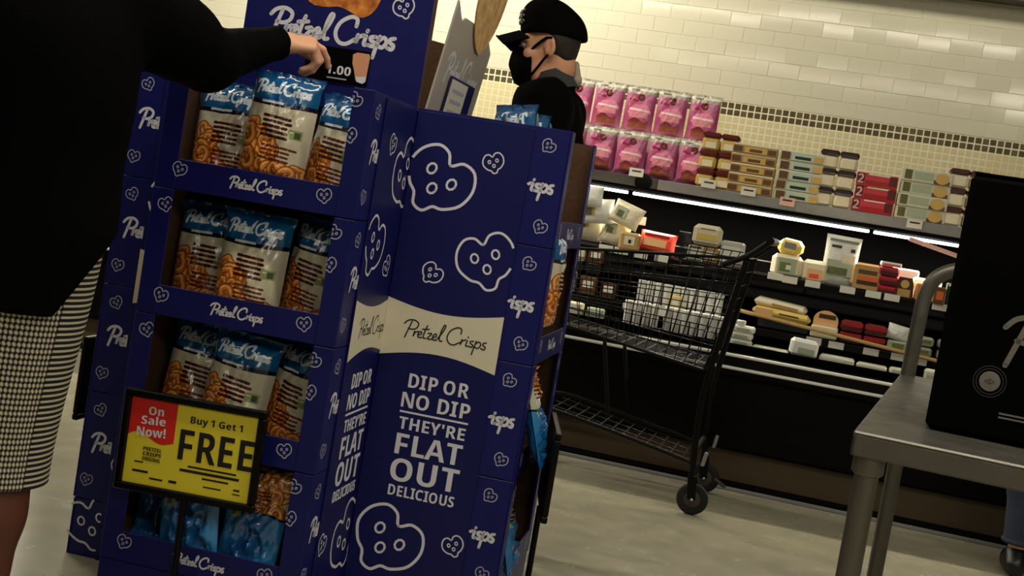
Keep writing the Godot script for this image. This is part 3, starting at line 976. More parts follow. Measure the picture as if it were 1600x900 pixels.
# ---------------------------------------------------------------- the room
func build_room() -> void:
	var fl := put("floor", box(Vector3(16, 0.2, 20)), M.concrete, self, Transform3D(Basis(), Vector3(-3, -0.1, -5)))
	struct(fl, "polished beige concrete store floor")
	struct(put("ceiling", box(Vector3(16, 0.2, 20)), M.ceiling_grey, self, Transform3D(Basis(), Vector3(-3, 3.4, -5))))
	struct(put("wall_far", box(Vector3(16, 3.3, 0.2)), M.plaster, self, Transform3D(Basis(), Vector3(-3, 1.65, -15.1))))
	struct(put("wall_front", box(Vector3(16, 3.3, 0.2)), M.plaster, self, Transform3D(Basis(), Vector3(-3, 1.65, 5.1))))
	struct(put("wall_left", box(Vector3(0.2, 3.3, 20)), M.plaster, self, Transform3D(Basis(), Vector3(-11.1, 1.65, -5))))
	struct(put("wall_right", box(Vector3(0.2, 3.3, 20)), M.plaster, self, Transform3D(Basis(), Vector3(5.1, 1.65, -5))))
	# the tiled wall behind the case
	var zw := -6.606
	var wall := put("wall_back", box(Vector3(8.85, 3.3, 0.2)), M.grout, self, Transform3D(Basis(), Vector3(0.575, 1.65, zw - 0.1)))
	struct(wall, "cream tiled wall with a brown mosaic band above the refrigerated case")
	var o := -Vector3(0.575, 1.65, zw - 0.1)
	var tw := 0.1535
	var th := 0.0755
	var mesh := box(Vector3(tw - 0.0012, th - 0.0014, 0.009), 0.0012)
	var rest := new_st()
	for r in 9:
		for c in 60:
			var x := -3.85 + tw * c + (tw * 0.5 if r % 2 else 0.0) + tw / 2
			var y := 1.772 + th * r + th / 2
			var xf := Transform3D(Basis.from_euler(Vector3(rng.randf_range(-1, 1) * 0.006, rng.randf_range(-1, 1) * 0.004, 0)), o + Vector3(x, y, zw - 0.0027 + rng.randf() * 0.0005))
			if r == 8:
				continue
			if x < 0.95:
				put("wall_tile", mesh, M.tile_cream, wall, xf)
			elif x < 4.9:
				add_box(rest, xf, Vector3(tw - 0.0012, th - 0.0014, 0.009), 0.0012)
	var cut := box(Vector3(tw - 0.003, 0.03, 0.009), 0.002)
	for c in 60:   # the cut course under the soffit
		var x := -3.85 + tw * c + tw / 2
		var xf := Transform3D(Basis(), o + Vector3(x, 2.392, zw - 0.0027))
		if x < 0.95:
			put("wall_tile", cut, M.tile_cream, wall, xf)
		elif x < 4.9:
			add_box(rest, xf, Vector3(tw - 0.003, 0.03, 0.009), 0.002)
	put("further_tiles", rest.commit(), M.tile_cream, wall).set_meta("kind", "stuff")
	var p := 0.0345
	var sq := box(Vector3(0.0295, 0.0295, 0.006), 0.002)
	var far_band := new_st()
	var far_cream := new_st()
	for r in 2:
		for c in 256:
			var x := -3.85 + p * c + p / 2
			var xf := Transform3D(Basis.from_euler(Vector3(rng.randf_range(-1, 1) * 0.02, rng.randf_range(-1, 1) * 0.02, 0)), o + Vector3(x, 1.7535 - p * r, zw - 0.0018))
			if x > -1.6 and x < 1.0:
				put("mosaic_tile", sq, M.mosaic_brown if rng.randf() < 0.6 else M.mosaic_umber, wall, xf)
			else:
				add_box(far_band, xf, Vector3(0.0295, 0.0295, 0.006), 0.002)
	put("further_band", far_band.commit(), M.mosaic_brown, wall).set_meta("kind", "stuff")
	for r in 14:
		for c in 256:
			var x := -3.85 + p * c + p / 2
			var xf := Transform3D(Basis(), o + Vector3(x, 1.7535 - p * (r + 2), zw - 0.0022))
			if r < 8 and x > -0.64 and x < 0.62:
				put("cream_mosaic_tile", sq, M.mosaic_cream, wall, xf)
			else:
				add_box(far_cream, xf, Vector3(0.0295, 0.0295, 0.006), 0.0)
	put("further_mosaic", far_cream.commit(), M.mosaic_cream, wall).set_meta("kind", "stuff")
	var sof := put("trim_1", boxes([[Vector3(0.575, 2.85, -6.53), Vector3(8.85, 0.87, 0.14)]]), M.ceiling_grey, self)
	struct(sof, "grey soffit over the tiled wall")

func ceiling_lamp(label: String, p: Vector3, size: Vector2, energy: float, col: Color, glow: float, yaw := 0.0, tilt := 0.0) -> void:
	var xf := Transform3D(Basis.from_euler(Vector3(deg_to_rad(tilt), deg_to_rad(yaw), 0)), p)
	var l := thing("ceiling_light", label, "ceiling light", xf, "ceiling lights")
	put("housing", box(Vector3(size.x + 0.06, 0.07, size.y + 0.06), 0.006), M.plaster, l, Transform3D(Basis(), Vector3(0, 0.04, 0)))
	var g: StandardMaterial3D = M.lamp_glow.duplicate()
	g.emission = col
	g.emission_energy_multiplier = glow
	put("diffuser", box(Vector3(size.x, 0.012, size.y)), g, l)
	var a := AreaLight3D.new()
	a.name = "lamp"
	a.area_size = size
	a.light_color = col
	a.light_energy = energy
	a.area_range = 30.0
	a.area_attenuation = 2.0
	a.shadow_enabled = true
	l.add_child(a, true)
	a.transform = Transform3D(Basis.from_euler(Vector3(-PI / 2, 0, 0)), Vector3(0, -0.012, 0))

# ---------------------------------------------------------------- the refrigerated case
const CX0 := -3.7
const CX1 := 2.2
func build_case() -> void:
	var L := CX1 - CX0
	var cx := (CX0 + CX1) / 2
	var c := thing("refrigerated_case", "long black refrigerated case with lit shelves along the tiled wall", "display case")
	put("kick_plate", boxes([[Vector3(cx, 0.1, -5.95), Vector3(L, 0.14, 0.5)]], 0.004), M.kick_brown, c)
	put("plinth", boxes([[Vector3(cx, 0.015, -6.05), Vector3(L, 0.03, 0.8)]], 0.003), M.case_black, c)
	put("toe_trim", boxes([[Vector3(cx, 0.008, -5.642), Vector3(L, 0.016, 0.012)]], 0.003), M.p_grey, c)
	put("lower_front", boxes([[Vector3(cx, 0.335, -6.02), Vector3(L, 0.33, 0.72)], [Vector3(cx, 0.545, -6.0), Vector3(L, 0.11, 0.72)]], 0.012), M.case_black, c)
	for y in [0.532, 0.588]:
		put("white_trim_strip", tube_mesh([Vector3(CX0, y, -5.638), Vector3(CX1, y, -5.638)], 0.0075, 10), M.white_trim, c)
	put("grey_bumper", boxes([[Vector3(cx, 0.56, -5.641), Vector3(L, 0.04, 0.008)]], 0.002), M.black_plastic, c)
	put("deck", boxes([[Vector3(cx, 0.61, -6.1), Vector3(L, 0.022, 0.82)], [Vector3(cx, 0.615, -5.69), Vector3(L, 0.04, 0.02)]], 0.003), M.case_inside, c)
	put("back_panel", boxes([[Vector3(cx, 0.9, -6.55), Vector3(L, 0.75, 0.06)]], 0.002), M.case_inside, c)
	for e in [[0.955, -6.0, 0.4], [0.712, -5.93, 0.5]]:
		var s := put("shelf", boxes([[Vector3(cx, e[0] - 0.012, e[1] - e[2] / 2), Vector3(L, 0.016, e[2])]], 0.002), M.case_inside, c)
		put("price_rail", boxes([[Vector3(cx, e[0] - 0.023, e[1] + 0.006), Vector3(L, 0.034, 0.008)]], 0.002), M.black_plastic, s)
		put("wire_lip", tube_mesh([Vector3(CX0, e[0] + 0.05, e[1] - 0.38), Vector3(CX1, e[0] + 0.05, e[1] - 0.38)], 0.004, 6), M.wheel_grey, s)
		for k in 9:
			put("bracket", boxes([[Vector3(CX0 + L * (k + 0.5) / 9, e[0] - 0.04, e[1] - e[2] / 2 - 0.02), Vector3(0.006, 0.05, e[2] - 0.06)]], 0.001), M.case_black, s)
	var can := put("canopy", boxes([[Vector3(cx, 1.277, -6.37), Vector3(L, 0.058, 0.45)], [Vector3(cx, 1.243, -6.14), Vector3(L, 0.012, 0.03)]], 0.004), M.case_black, c)
	put("canopy_edge", boxes([[Vector3((CX0 - 0.86) / 2, 1.283, -6.14), Vector3(-0.86 - CX0, 0.05, 0.012)]], 0.003), M.wheel_grey, can)
	put("canopy_edge", boxes([[Vector3((CX1 - 0.86) / 2, 1.283, -6.14), Vector3(CX1 + 0.86, 0.05, 0.012)]], 0.003), M.p_grey, can)
	for e in [[-3.6, -2.4], [-2.38, -1.0], [-0.975, 0.145], [0.165, 0.62], [0.64, 1.9]]:
		put("light_strip", boxes([[Vector3((e[0] + e[1]) / 2, 1.225, -6.17), Vector3(e[1] - e[0], 0.014, 0.02)]], 0.003), M.strip_glow, can)
		var a := AreaLight3D.new()
		a.name = "strip_lamp"
		a.area_size = Vector2(e[1] - e[0], 0.02)
		a.light_color = Color(1.0, 0.96, 0.86)
		a.light_energy = 2.1 * (e[1] - e[0])
		a.area_range = 30.0
		a.shadow_enabled = true
		c.add_child(a, true)
		a.transform = Transform3D(Basis.from_euler(Vector3(-PI / 2 + 0.1, 0, 0)), Vector3((e[0] + e[1]) / 2, 1.213, -6.165))
	put("end_panel", boxes([[Vector3(CX0 - 0.02, 0.66, -6.1), Vector3(0.04, 1.3, 0.9)]], 0.01), M.case_black, c)
	put("end_panel", boxes([[Vector3(CX1 + 0.02, 0.66, -6.1), Vector3(0.04, 1.3, 0.9)]], 0.01), M.case_black, c)
	# the tan rail in front of the second shelf and a loose strip under the canopy
	var rail := put("guard_rail", tube_mesh([Vector3(-0.36, 0.772, -5.885), Vector3(0.62, 0.70, -5.885)], 0.009, 10), M.p_tan, c)
	put("rail_clip", boxes([[Vector3(-0.36, 0.737, -5.905), Vector3(0.012, 0.085, 0.04)], [Vector3(0.62, 0.69, -5.905), Vector3(0.012, 0.03, 0.04)]], 0.002), M.black_plastic, rail)
	put("hanging_strip", boxes([[Vector3(0, 0, 0), Vector3(0.25, 0.02, 0.006)]], 0.001), M.pink_paper, can, at(Vector3(0.445, 1.196, -6.1), 0, 0, -11))
	# price tags
	var tags := [[-0.233, 0.955, 0], [-0.165, 0.95, 0], [-0.062, 0.95, 0], [0.094, 0.95, 0], [0.208, 0.95, 0], [0.29, 0.95, 0], [0.5, 0.945, 0], [-0.955, 0.95, 0], [-1.03, 0.95, 0], [-0.862, 0.947, 0], [-0.76, 0.947, 0], [-0.012, 0.70, 1], [0.088, 0.698, 1], [0.241, 0.697, 1], [0.362, 0.696, 1], [0.449, 0.694, 1], [-0.7, 0.70, 1], [-0.86, 0.70, 1], [-0.6, 0.70, 1]]
	for t in tags:
		put("price_tag", box(Vector3(0.068, 0.031, 0.002), 0.0008), M.white_paper, c, Transform3D(Basis(), Vector3(t[0], t[1] - 0.006, (-5.988 if t[2] == 0 else -5.918))))
	put("price_tag", box(Vector3(0.05, 0.04, 0.002), 0.0008), M.white_paper, c, Transform3D(Basis(), Vector3(-0.905, 1.1, -6.1)))
	for t in [[-0.245, 1.30, M.pink_paper], [0.335, 1.29, M.white_paper], [-0.62, 1.325, M.white_paper], [-0.43, 1.318, M.white_paper], [-0.97, 1.325, M.white_paper]]:
		var pt := put("price_tag", box(Vector3(0.07, 0.04, 0.002), 0.0008), t[2], c, Transform3D(Basis(), Vector3(t[0], t[1], -6.130)))
		card(pt, "printed_line", M.ink_black, Vector3(0, 0.006, 0.0013), 0.045, 0.007, 0.0004)
	put("round_clip", lathe_mesh([Vector2(0.0, 0), Vector2(0.04, 0), Vector2(0.042, 0.004), Vector2(0.0, 0.006)], 20), M.black_plastic, c, Transform3D(Basis(Vector3.RIGHT, PI / 2), Vector3(-0.93, 1.285, -6.134)))

# ---------------------------------------------------------------- groceries
func pack(called: String, label: String, cat: String, s: Vector3, body: Material, xf: Transform3D, group: String, prints := [], ch := 0.004) -> Node3D:
	# a pack with printed panels: prints hold [material, x, y, w, h] in fractions of the front
	var o := thing(called, label, cat, xf, group)
	put("wrapper", box(s, ch), body, o, Transform3D(Basis(), Vector3(0, s.y / 2, 0)))
	var k := 0
	for p in prints:
		card(o, "printed_panel", p[0], Vector3(p[1] * s.x, (0.5 + p[2]) * s.y, s.z / 2 + 0.0007 + 0.0006 * k), p[3] * s.x, p[4] * s.y, 0.0012)
		k += 1
	return o

func pillow(w: float, h: float, t: float, seed_: int) -> ArrayMesh:
	var key := "pw%s%s%s%d" % [w, h, t, seed_]
	if not cache.has(key):
		var st := new_st()
		var nz := FastNoiseLite.new()
		nz.seed = seed_
		nz.frequency = 7.0
		for side in [1.0, -1.0]:
			var rows := []
			for j in 15:
				var v := j / 14.0 * 2.0 - 1.0
				var row := PackedVector3Array()
				for i in 15:
					var u := i / 14.0 * 2.0 - 1.0
					var b: float = pow(maxf(0, 1.0 - pow(absf(u), 2.6)), 0.6) * pow(maxf(0, 1.0 - pow(absf(v), 3.0)), 0.6)
					row.append(Vector3(u * w / 2 * (1.0 - 0.05 * (1.0 - v * v)), (v + 1.0) * h / 2, side * (t / 2 * b + 0.0008) + nz.get_noise_3d(u, v, side * 3.0) * 0.006 * b))
				rows.append(row)
			surf(st, rows, false, side < 0)
		cache[key] = st.commit()
	return cache[key]

const CUPS := ["leftmost", "second from left", "third from left", "fourth from left", "fifth from left", "sixth from left", "seventh from left", "eighth from left", "rightmost"]
const ORD := ["bottom", "second from bottom", "third from bottom", "fourth from bottom", "topmost"]

func column(src: Node3D, n: int, called: String, what: String, cat: String, group: String, p: Vector3, dy: float, jit := 0.004) -> void:
	for k in n:
		var w: String = "topmost" if k == n - 1 else ORD[k]
		var xf := at(p + Vector3(rng.randf_range(-jit, jit), dy * k, rng.randf_range(-jit, jit)), rng.randf_range(-1.5, 1.5))
		if k == 0:
			src.transform = xf
			tag(src, what % w, cat, group)
		else:
			dup(src, called, what % w, cat, xf, group)

func jar(lid: Material, body: Material) -> Node3D:
	var o := thing("jar", "jar", "jar")
	put("glass_body", box(Vector3(0.083, 0.062, 0.083), 0.012), body, o, Transform3D(Basis(), Vector3(0, 0.031, 0)))
	put("lid", box(Vector3(0.087, 0.026, 0.087), 0.008), lid, o, Transform3D(Basis(), Vector3(0, 0.074, 0)))
	card(o, "printed_panel", M.p_cream, Vector3(0, 0.026, 0.0425), 0.05, 0.03)
	return o

func build_top_products() -> void:
	var y := 1.308
	var z := -6.2
	# pink pouches: two rows, the upper one on a carton behind the lower
	var pm: Material = M.pink
	var riser := thing("carton", "low white carton behind the lower row of pink pouches, holding the upper row", "carton", Transform3D(Basis(), Vector3(-1.02, y, -6.3)))
	put("carton_body", box(Vector3(0.86, 0.205, 0.12), 0.003), M.p_pale, riser, Transform3D(Basis(), Vector3(0, 0.1025, 0)))
	put("carton_lid", box(Vector3(0.868, 0.014, 0.128), 0.002), M.white_paper, riser, Transform3D(Basis(), Vector3(0, 0.211, 0)))
	var names := ["leftmost", "second", "third", "fourth", "rightmost"]
	for k in 5:
		var o := put("pink_pouch", bag_mesh(11 + k, 0.155, 0.215, 0.026), pm, self, at(Vector3(-1.325 + 0.152 * k, y + 0.002, -6.182 - 0.012 * (k % 2)), rng.randf_range(-6, 6), -3))
		tag(o, "%s pink snack pouch in the lower row on the case, beside the red-lidded jars" % names[k], "pouch", "pink pouches")
		var o2 := put("pink_pouch", bag_mesh(16 + k, 0.16, 0.225, 0.028), pm, self, at(Vector3(-1.35 + 0.158 * k, y + 0.220, -6.296 + 0.006 * (k % 2)), rng.randf_range(-5, 5), -2))
		tag(o2, "%s pink snack pouch in the upper row, against the brown mosaic band" % names[k], "pouch", "pink pouches")
	# jars with red and plum lids, six each
	for e in [[M.p_darkred, M.p_biscuit, -0.645, "dark red", "dark red lidded jars"], [M.p_plum, M.p_cream, -0.09, "plum", "plum lidded jars"], [M.p_maroon, M.p_cream, 0.492, "maroon", "maroon lidded jars"]]:
		var src := jar(e[0], e[1])
		for side in 2:
			for k in 3:
				var xf := at(Vector3(e[2] + 0.0 + 0.089 * side, y + 0.0875 * k, -6.18), rng.randf_range(-3, 3))
				var lb := "%s lidded jar, %s of the %s column of its stack" % [e[3], ["bottom", "middle", "top"][k], ["left", "right"][side]]
				if side == 0 and k == 0:
					src.transform = xf
					tag(src, lb, "jar", e[4])
				else:
					dup(src, "jar", lb, "jar", xf, e[4])
	# flat boxes
	var a := pack("biscuit_box", "", "box", Vector3(0.21, 0.0455, 0.11), M.p_tan, Transform3D(), "", [[M.p_cream, 0.0, 0.42, 0.98, 0.16], [M.p_biscuit, 0.02, -0.08, 0.5, 0.6], [M.p_brown, 0.02, -0.12, 0.28, 0.3], [M.p_brown, -0.38, -0.05, 0.2, 0.55], [M.p_brown, 0.38, -0.08, 0.18, 0.5]])
	column(a, 5, "biscuit_box", "tan biscuit box with brown label, %s of the stack beside the red-lidded jars", "box", "tan biscuit boxes", Vector3(-0.432, y, -6.19), 0.0462)
	var b := pack("cracker_box", "", "box", Vector3(0.205, 0.0455, 0.11), M.p_pale, Transform3D(), "", [[M.p_mint, 0.02, -0.02, 0.46, 0.82], [M.p_deepgreen, 0.02, -0.14, 0.36, 0.3], [M.p_brown, -0.37, -0.02, 0.2, 0.75], [M.p_biscuit, 0.38, -0.1, 0.2, 0.6]])
	column(b, 5, "cracker_box", "cracker box with dark green label stripe, %s of its stack", "box", "green striped cracker boxes", Vector3(-0.212, y, -6.19), 0.0462)
	var c := thing("snack_box", "", "box")
	put("carton_body", box(Vector3(0.185, 0.06, 0.1), 0.003), M.p_rose, c, Transform3D(Basis(), Vector3(0, 0.03, 0)))
	card(c, "printed_panel", M.p_red, Vector3(0.02, 0.016, 0.0507), 0.14, 0.022)
	card(c, "printed_stripe", M.p_cream, Vector3(0.01, 0.055, 0.0507), 0.1, 0.007)
	card(c, "printed_panel", M.p_darkred, Vector3(0.072, 0.034, 0.0513), 0.036, 0.044)
	card(c, "number_panel", M.p_darkred, Vector3(-0.073, 0.032, 0.0507), 0.034, 0.05)
	lettering(c, "2", M.pink_paper, Transform3D(Basis(), Vector3(-0.073, 0.032, 0.0515)), 0.042, 0.026)
	column(c, 3, "snack_box", "rose and red snack box marked 2, %s of its stack", "box", "rose snack boxes", Vector3(0.138, y, -6.185), 0.0605)
	var d := thing("biscuit_carton", "", "box")
	put("carton_body", box(Vector3(0.222, 0.0575, 0.1), 0.003), M.p_pale, d, Transform3D(Basis(), Vector3(0, 0.0288, 0)))
	card(d, "printed_panel", M.p_olive, Vector3(-0.083, 0.03, 0.0507), 0.032, 0.042)
	card(d, "printed_panel", M.p_sage, Vector3(-0.015, 0.03, 0.0507), 0.085, 0.034)
	var disc := PackedVector2Array()
	for k in 14:
		disc.append(Vector2(cos(TAU * k / 14) * 0.031, sin(TAU * k / 14) * 0.026))
	put("printed_biscuit", plate_mesh(disc, 0.001), M.p_biscuit, d, Transform3D(Basis(), Vector3(0.066, 0.028, 0.0515)))
	card(d, "printed_shadow_panel", M.p_brown, Vector3(0.066, 0.01, 0.0507), 0.07, 0.018)
	column(d, 4, "biscuit_carton", "pale biscuit carton printed with a round biscuit, %s of its stack", "box", "pale biscuit cartons", Vector3(0.352, y, -6.185), 0.058)

func tub(label: String, r0: float, r1: float, h: float, body: Material, lid: Material, xf: Transform3D, group := "", called := "food_tub") -> Node3D:
	var o := thing(called, label, "tub", xf, group)
	put("cup", lathe_mesh([Vector2(0.001, 0), Vector2(r0, 0.001), Vector2(r1, h * 0.9), Vector2(r1 * 0.98, h * 0.92)], 20), body, o)
	put("lid", lathe_mesh([Vector2(r1 * 0.9, h * 0.88), Vector2(r1 * 1.06, h * 0.885), Vector2(r1 * 1.06, h * 0.98), Vector2(r1 * 0.95, h), Vector2(0.001, h)], 20), lid, o)
	return o

func build_shelf_products() -> void:
	var g := "groceries on the upper shelf"
	var y := 0.952
	var z := -6.05
	# right of the cart, upper shelf
	pack("cheese_pack", "white pack with round olive label, under the yellow wedge tub", "pack", Vector3(0.14, 0.105, 0.09), M.p_cream, at(Vector3(-0.193, y, z), 4), g, [[M.p_sage, 0.0, 0.0, 0.6, 0.7], [M.p_green, -0.06, -0.05, 0.34, 0.4], [M.p_white, 0.05, -0.05, 0.16, 0.2]], 0.018)
	pack("wedge_tub", "small yellow tub with grey lid, stacked on a white pack", "tub", Vector3(0.11, 0.07, 0.09), M.p_yellow, at(Vector3(-0.19, y + 0.106, z - 0.01), -12, 6, -5), g, [[M.p_grey, 0.05, 0.18, 0.5, 0.4]], 0.02)
	pack("deli_pack", "cream deli pack with a peach label, right of the olive labelled pack", "pack", Vector3(0.12, 0.1, 0.08), M.p_cream, at(Vector3(-0.062, y, z), -3), g, [[M.p_peach, 0.02, -0.15, 0.6, 0.5], [M.p_coral, 0.0, -0.22, 0.36, 0.2]], 0.016)
	var tp := put("tall_pouch", pillow(0.16, 0.225, 0.05, 3), M.p_white, self, at(Vector3(0.04, y + 0.006, z + 0.005), 5, -4, -1))
	tag(tp, "tall white pouch printed with green leaves, standing above its neighbours", "pouch", g)
	for e in [[M.p_grey, 0.0, 0.2, 0.13, 0.012], [M.p_deepgreen, -0.03, 0.172, 0.045, 0.012], [M.p_deepgreen, 0.045, 0.162, 0.02, 0.016], [M.p_sage, 0.0, 0.075, 0.12, 0.07], [M.p_green, -0.01, 0.06, 0.09, 0.035], [M.p_cream, 0.03, 0.12, 0.06, 0.04]]:
		card(tp, "printed_panel", e[0], Vector3(e[1], e[2], 0.0285), e[3], e[4], 0.001)
	pack("bun_pack", "cream pack with brown bun picture, right of the tall white pouch", "pack", Vector3(0.148, 0.125, 0.08), M.p_peach, at(Vector3(0.168, y, z + 0.01), 0), g, [[M.p_tan, 0.0, 0.0, 0.8, 0.85], [M.p_brown, 0.0, 0.18, 0.56, 0.16], [M.p_umber, 0.03, -0.2, 0.62, 0.16], [M.p_orange, 0.03, -0.05, 0.6, 0.16]], 0.03)
	var rt := pack("red_tub", "", "tub", Vector3(0.085, 0.042, 0.08), M.p_red, Transform3D(), "", [[M.p_maroon, 0.0, -0.2, 0.9, 0.4], [M.p_rose, 0.0, 0.3, 0.8, 0.15]], 0.008)
	column(rt, 3, "red_tub", "small red tub, %s of the red stack beside the bun pack", "tub", "stacked red tubs", Vector3(0.262, y, z + 0.02), 0.0425)
	pack("red_tub_tray", "small white tray on top of the red tub stack", "tray", Vector3(0.09, 0.02, 0.08), M.p_white, at(Vector3(0.262, y + 0.128, z + 0.02), 2), "", [[M.p_coral, 0, -0.1, 0.8, 0.4]], 0.004)
	pack("white_box", "plain white box behind the brown trapezoid tub", "box", Vector3(0.12, 0.13, 0.05), M.p_white, at(Vector3(0.335, y, z - 0.085), 3), g, [], 0.006)
	var o := thing("brown_tub", "brown trapezoid tub with a round pale emblem", "tub", at(Vector3(0.338, y, z + 0.02), -4), g)
	put("tub_body", plate_mesh(PackedVector2Array([Vector2(-0.042, 0), Vector2(0.042, 0), Vector2(0.038, 0.06), Vector2(0.028, 0.092), Vector2(-0.028, 0.092), Vector2(-0.038, 0.06)]), 0.06), M.p_umber, o, Transform3D(Basis(), Vector3(0, 0, 0.03)))
	var q := PackedVector2Array()
	for k in 14:
		q.append(Vector2(cos(TAU * k / 14), sin(TAU * k / 14)) * 0.019)
	put("printed_emblem", plate_mesh(q, 0.001), M.p_biscuit, o, Transform3D(Basis(), Vector3(0, 0.062, 0.0315)))
	card(o, "printed_panel", M.p_tan, Vector3(0, 0.022, 0.031), 0.055, 0.034)
	pack("orange_box", "orange box right of the brown trapezoid tub", "box", Vector3(0.068, 0.08, 0.06), M.p_peach, at(Vector3(0.418, y, z + 0.015), 3), g, [[M.p_orange, 0, 0.02, 0.8, 0.7], [M.p_red, -0.05, 0.0, 0.26, 0.2]], 0.005)
	var wl := pack("white_lid_box", "", "box", Vector3(0.13, 0.05, 0.07), M.p_white, Transform3D(), "", [[M.p_yellow, 0, -0.2, 0.9, 0.3]], 0.01)
	column(wl, 2, "white_lid_box", "white lidded box behind the orange box, %s of two", "box", "white lidded boxes", Vector3(0.435, y, z - 0.075), 0.051)
	tub("small white tub left of the steel handle", 0.022, 0.025, 0.06, M.p_white, M.p_white, at(Vector3(0.49, y + 0.0, z + 0.0)), g)
	pack("green_pack", "dark green pack with white cross bar, right of the steel handle", "pack", Vector3(0.1, 0.1, 0.06), M.p_deepgreen, at(Vector3(0.565, y, z + 0.02), 0), g, [[M.p_white, 0.0, 0.42, 0.9, 0.14], [M.p_white, 0.16, 0.0, 0.1, 0.8]], 0.004)
	pack("brown_box", "brown box half hidden by the steel handle", "box", Vector3(0.05, 0.075, 0.05), M.p_brown, at(Vector3(0.488, y, z + 0.06), 0), g, [[M.p_orange, 0, 0, 0.6, 0.5]], 0.004)
	# second shelf
	var g2 := "groceries on the middle shelf"
	y = 0.712
	z = -6.0
	pack("dark_tray", "empty black tray under the yellow flat packs", "tray", Vector3(0.23, 0.045, 0.1), M.p_black, at(Vector3(-0.16, y, z + 0.02), 0), g2, [], 0.006)
	pack("flat_pack", "lower yellow flat pack with brown printing, behind the tan rail", "pack", Vector3(0.265, 0.045, 0.11), M.p_yellow, at(Vector3(-0.175, y + 0.046, z + 0.02), 2, 0, -2), g2, [[M.p_brown, 0.12, 0.1, 0.34, 0.16], [M.p_peach, -0.3, 0, 0.3, 0.7]], 0.018)
	pack("flat_pack", "upper yellow flat pack, folded and paler", "pack", Vector3(0.24, 0.036, 0.1), M.p_cream, at(Vector3(-0.185, y + 0.092, z), -4, 4, -4), g2, [[M.p_tan, 0.1, 0, 0.5, 0.4]], 0.015)
	var h := thing("handled_tub", "tan tub with a round topped label and pale lower box", "tub", at(Vector3(0.025, y, z + 0.03), 0), g2)
	put("tub_body", box(Vector3(0.12, 0.055, 0.09), 0.006), M.p_cream, h, Transform3D(Basis(), Vector3(0, 0.0275, 0)))
	var arch := PackedVector2Array([Vector2(-0.055, 0), Vector2(0.055, 0)])
	for k in 13:
		arch.append(Vector2(cos(PI * k / 12) * 0.055, 0.025 + sin(PI * k / 12) * 0.042))
	put("round_label", plate_mesh(arch, 0.05), M.p_peach, h, Transform3D(Basis(), Vector3(0, 0.056, 0.02)))
	card(h, "printed_panel", M.p_umber, Vector3(0.004, 0.098, 0.021), 0.075, 0.02)
	var rp := pack("red_pack", "", "pack", Vector3(0.1, 0.05, 0.09), M.p_darkred, Transform3D(), "", [[M.p_red, 0, 0.2, 0.94, 0.4], [M.p_maroon, 0, -0.3, 0.9, 0.3]], 0.012)
	for k in 4:
		var xf := at(Vector3(0.142 + 0.104 * (k % 2), y + 0.051 * int(k / 2), z + 0.03), rng.randf_range(-3, 3))
		var lb := "dark red pack behind the tan rail, %s %s of four" % [["lower", "upper"][int(k / 2)], ["left", "right"][k % 2]]
		if k == 0:
			rp.transform = xf
			tag(rp, lb, "pack", "dark red packs")
		else:
			dup(rp, "red_pack", lb, "pack", xf, "dark red packs")
	var wb := put("white_bag", pillow(0.11, 0.07, 0.05, 6), M.p_white, self, at(Vector3(0.345, y + 0.047, z + 0.02), 6, -10, -8))
	tag(wb, "crumpled white bag right of the dark red packs", "bag", g2)
	pack("green_tub", "green tub in a white rim under the crumpled white bag", "tub", Vector3(0.085, 0.046, 0.07), M.p_sage, at(Vector3(0.345, y, z + 0.04), 0), g2, [[M.p_green, 0.05, 0, 0.6, 0.6]], 0.005)
	for e in [[0.452, 0.0, 0.09], [0.455, 0.046, 0.085], [0.575, 0.0, 0.11], [0.57, 0.046, 0.1]]:
		pack("salad_tray", "clear topped green salad tray %s of the steel handle, %s of two" % ["left" if e[0] < 0.5 else "right", "lower" if e[1] == 0.0 else "upper"], "tray", Vector3(e[2], 0.04, 0.08), M.p_sage, at(Vector3(e[0], y + e[1], z + 0.02), rng.randf_range(-6, 6)), "salad trays", [[M.p_green, 0.1, 0.0, 0.5, 0.4], [M.p_white, -0.2, 0.25, 0.3, 0.3]], 0.008)
	# deck
	var g3 := "white packs on the bottom deck"
	y = 0.622
	z = -5.78
	var wt := pack("white_tub", "", "tub", Vector3(0.1, 0.03, 0.08), M.p_white, Transform3D(), "", [[M.p_sage, 0, 0, 0.6, 0.4]], 0.008)
	column(wt, 3, "white_tub", "white tub, %s of three stacked at the left of the deck", "tub", "white tubs on the deck", Vector3(-0.32, y, z), 0.031)
	pack("white_tub", "deep white tub with a grey window in the middle of the deck", "tub", Vector3(0.12, 0.075, 0.09), M.p_white, at(Vector3(-0.05, y + 0.005, z), 5, 0, -3), g3, [[M.p_sage, 0.08, -0.15, 0.6, 0.35]], 0.012)
	for e in [[0.1, 0.15, 0.032, "left of the low red packs"], [0.25, 0.13, 0.026, "below the green tub"], [0.37, 0.09, 0.03, "left of the steel handle"], [0.53, 0.12, 0.05, "right of the steel handle"], [-0.19, 0.16, 0.016, "between the white tubs"]]:
		pack("clear_pack", "flat clear white pack on the deck, %s" % e[3], "pack", Vector3(e[1], e[2], 0.1), M.p_pale, at(Vector3(e[0], y, z - 0.01), rng.randf_range(-8, 8)), g3, [[M.p_white, -0.1, 0.2, 0.6, 0.3]], 0.008)
	# left, seen over and through the cart
	y = 0.952
	z = -6.06
	var cb := [[-1.16, 0.0, 0.17, 0.17, 5, "p_cream", 0], [-1.02, 0.0, 0.15, 0.15, -8, "p_cream", -6], [-1.12, 0.085, 0.2, 0.12, 3, "p_white", 8], [-0.98, 0.10, 0.16, 0.11, -10, "p_cream", -16], [-1.17, 0.16, 0.18, 0.1, 0, "p_white", 4]]
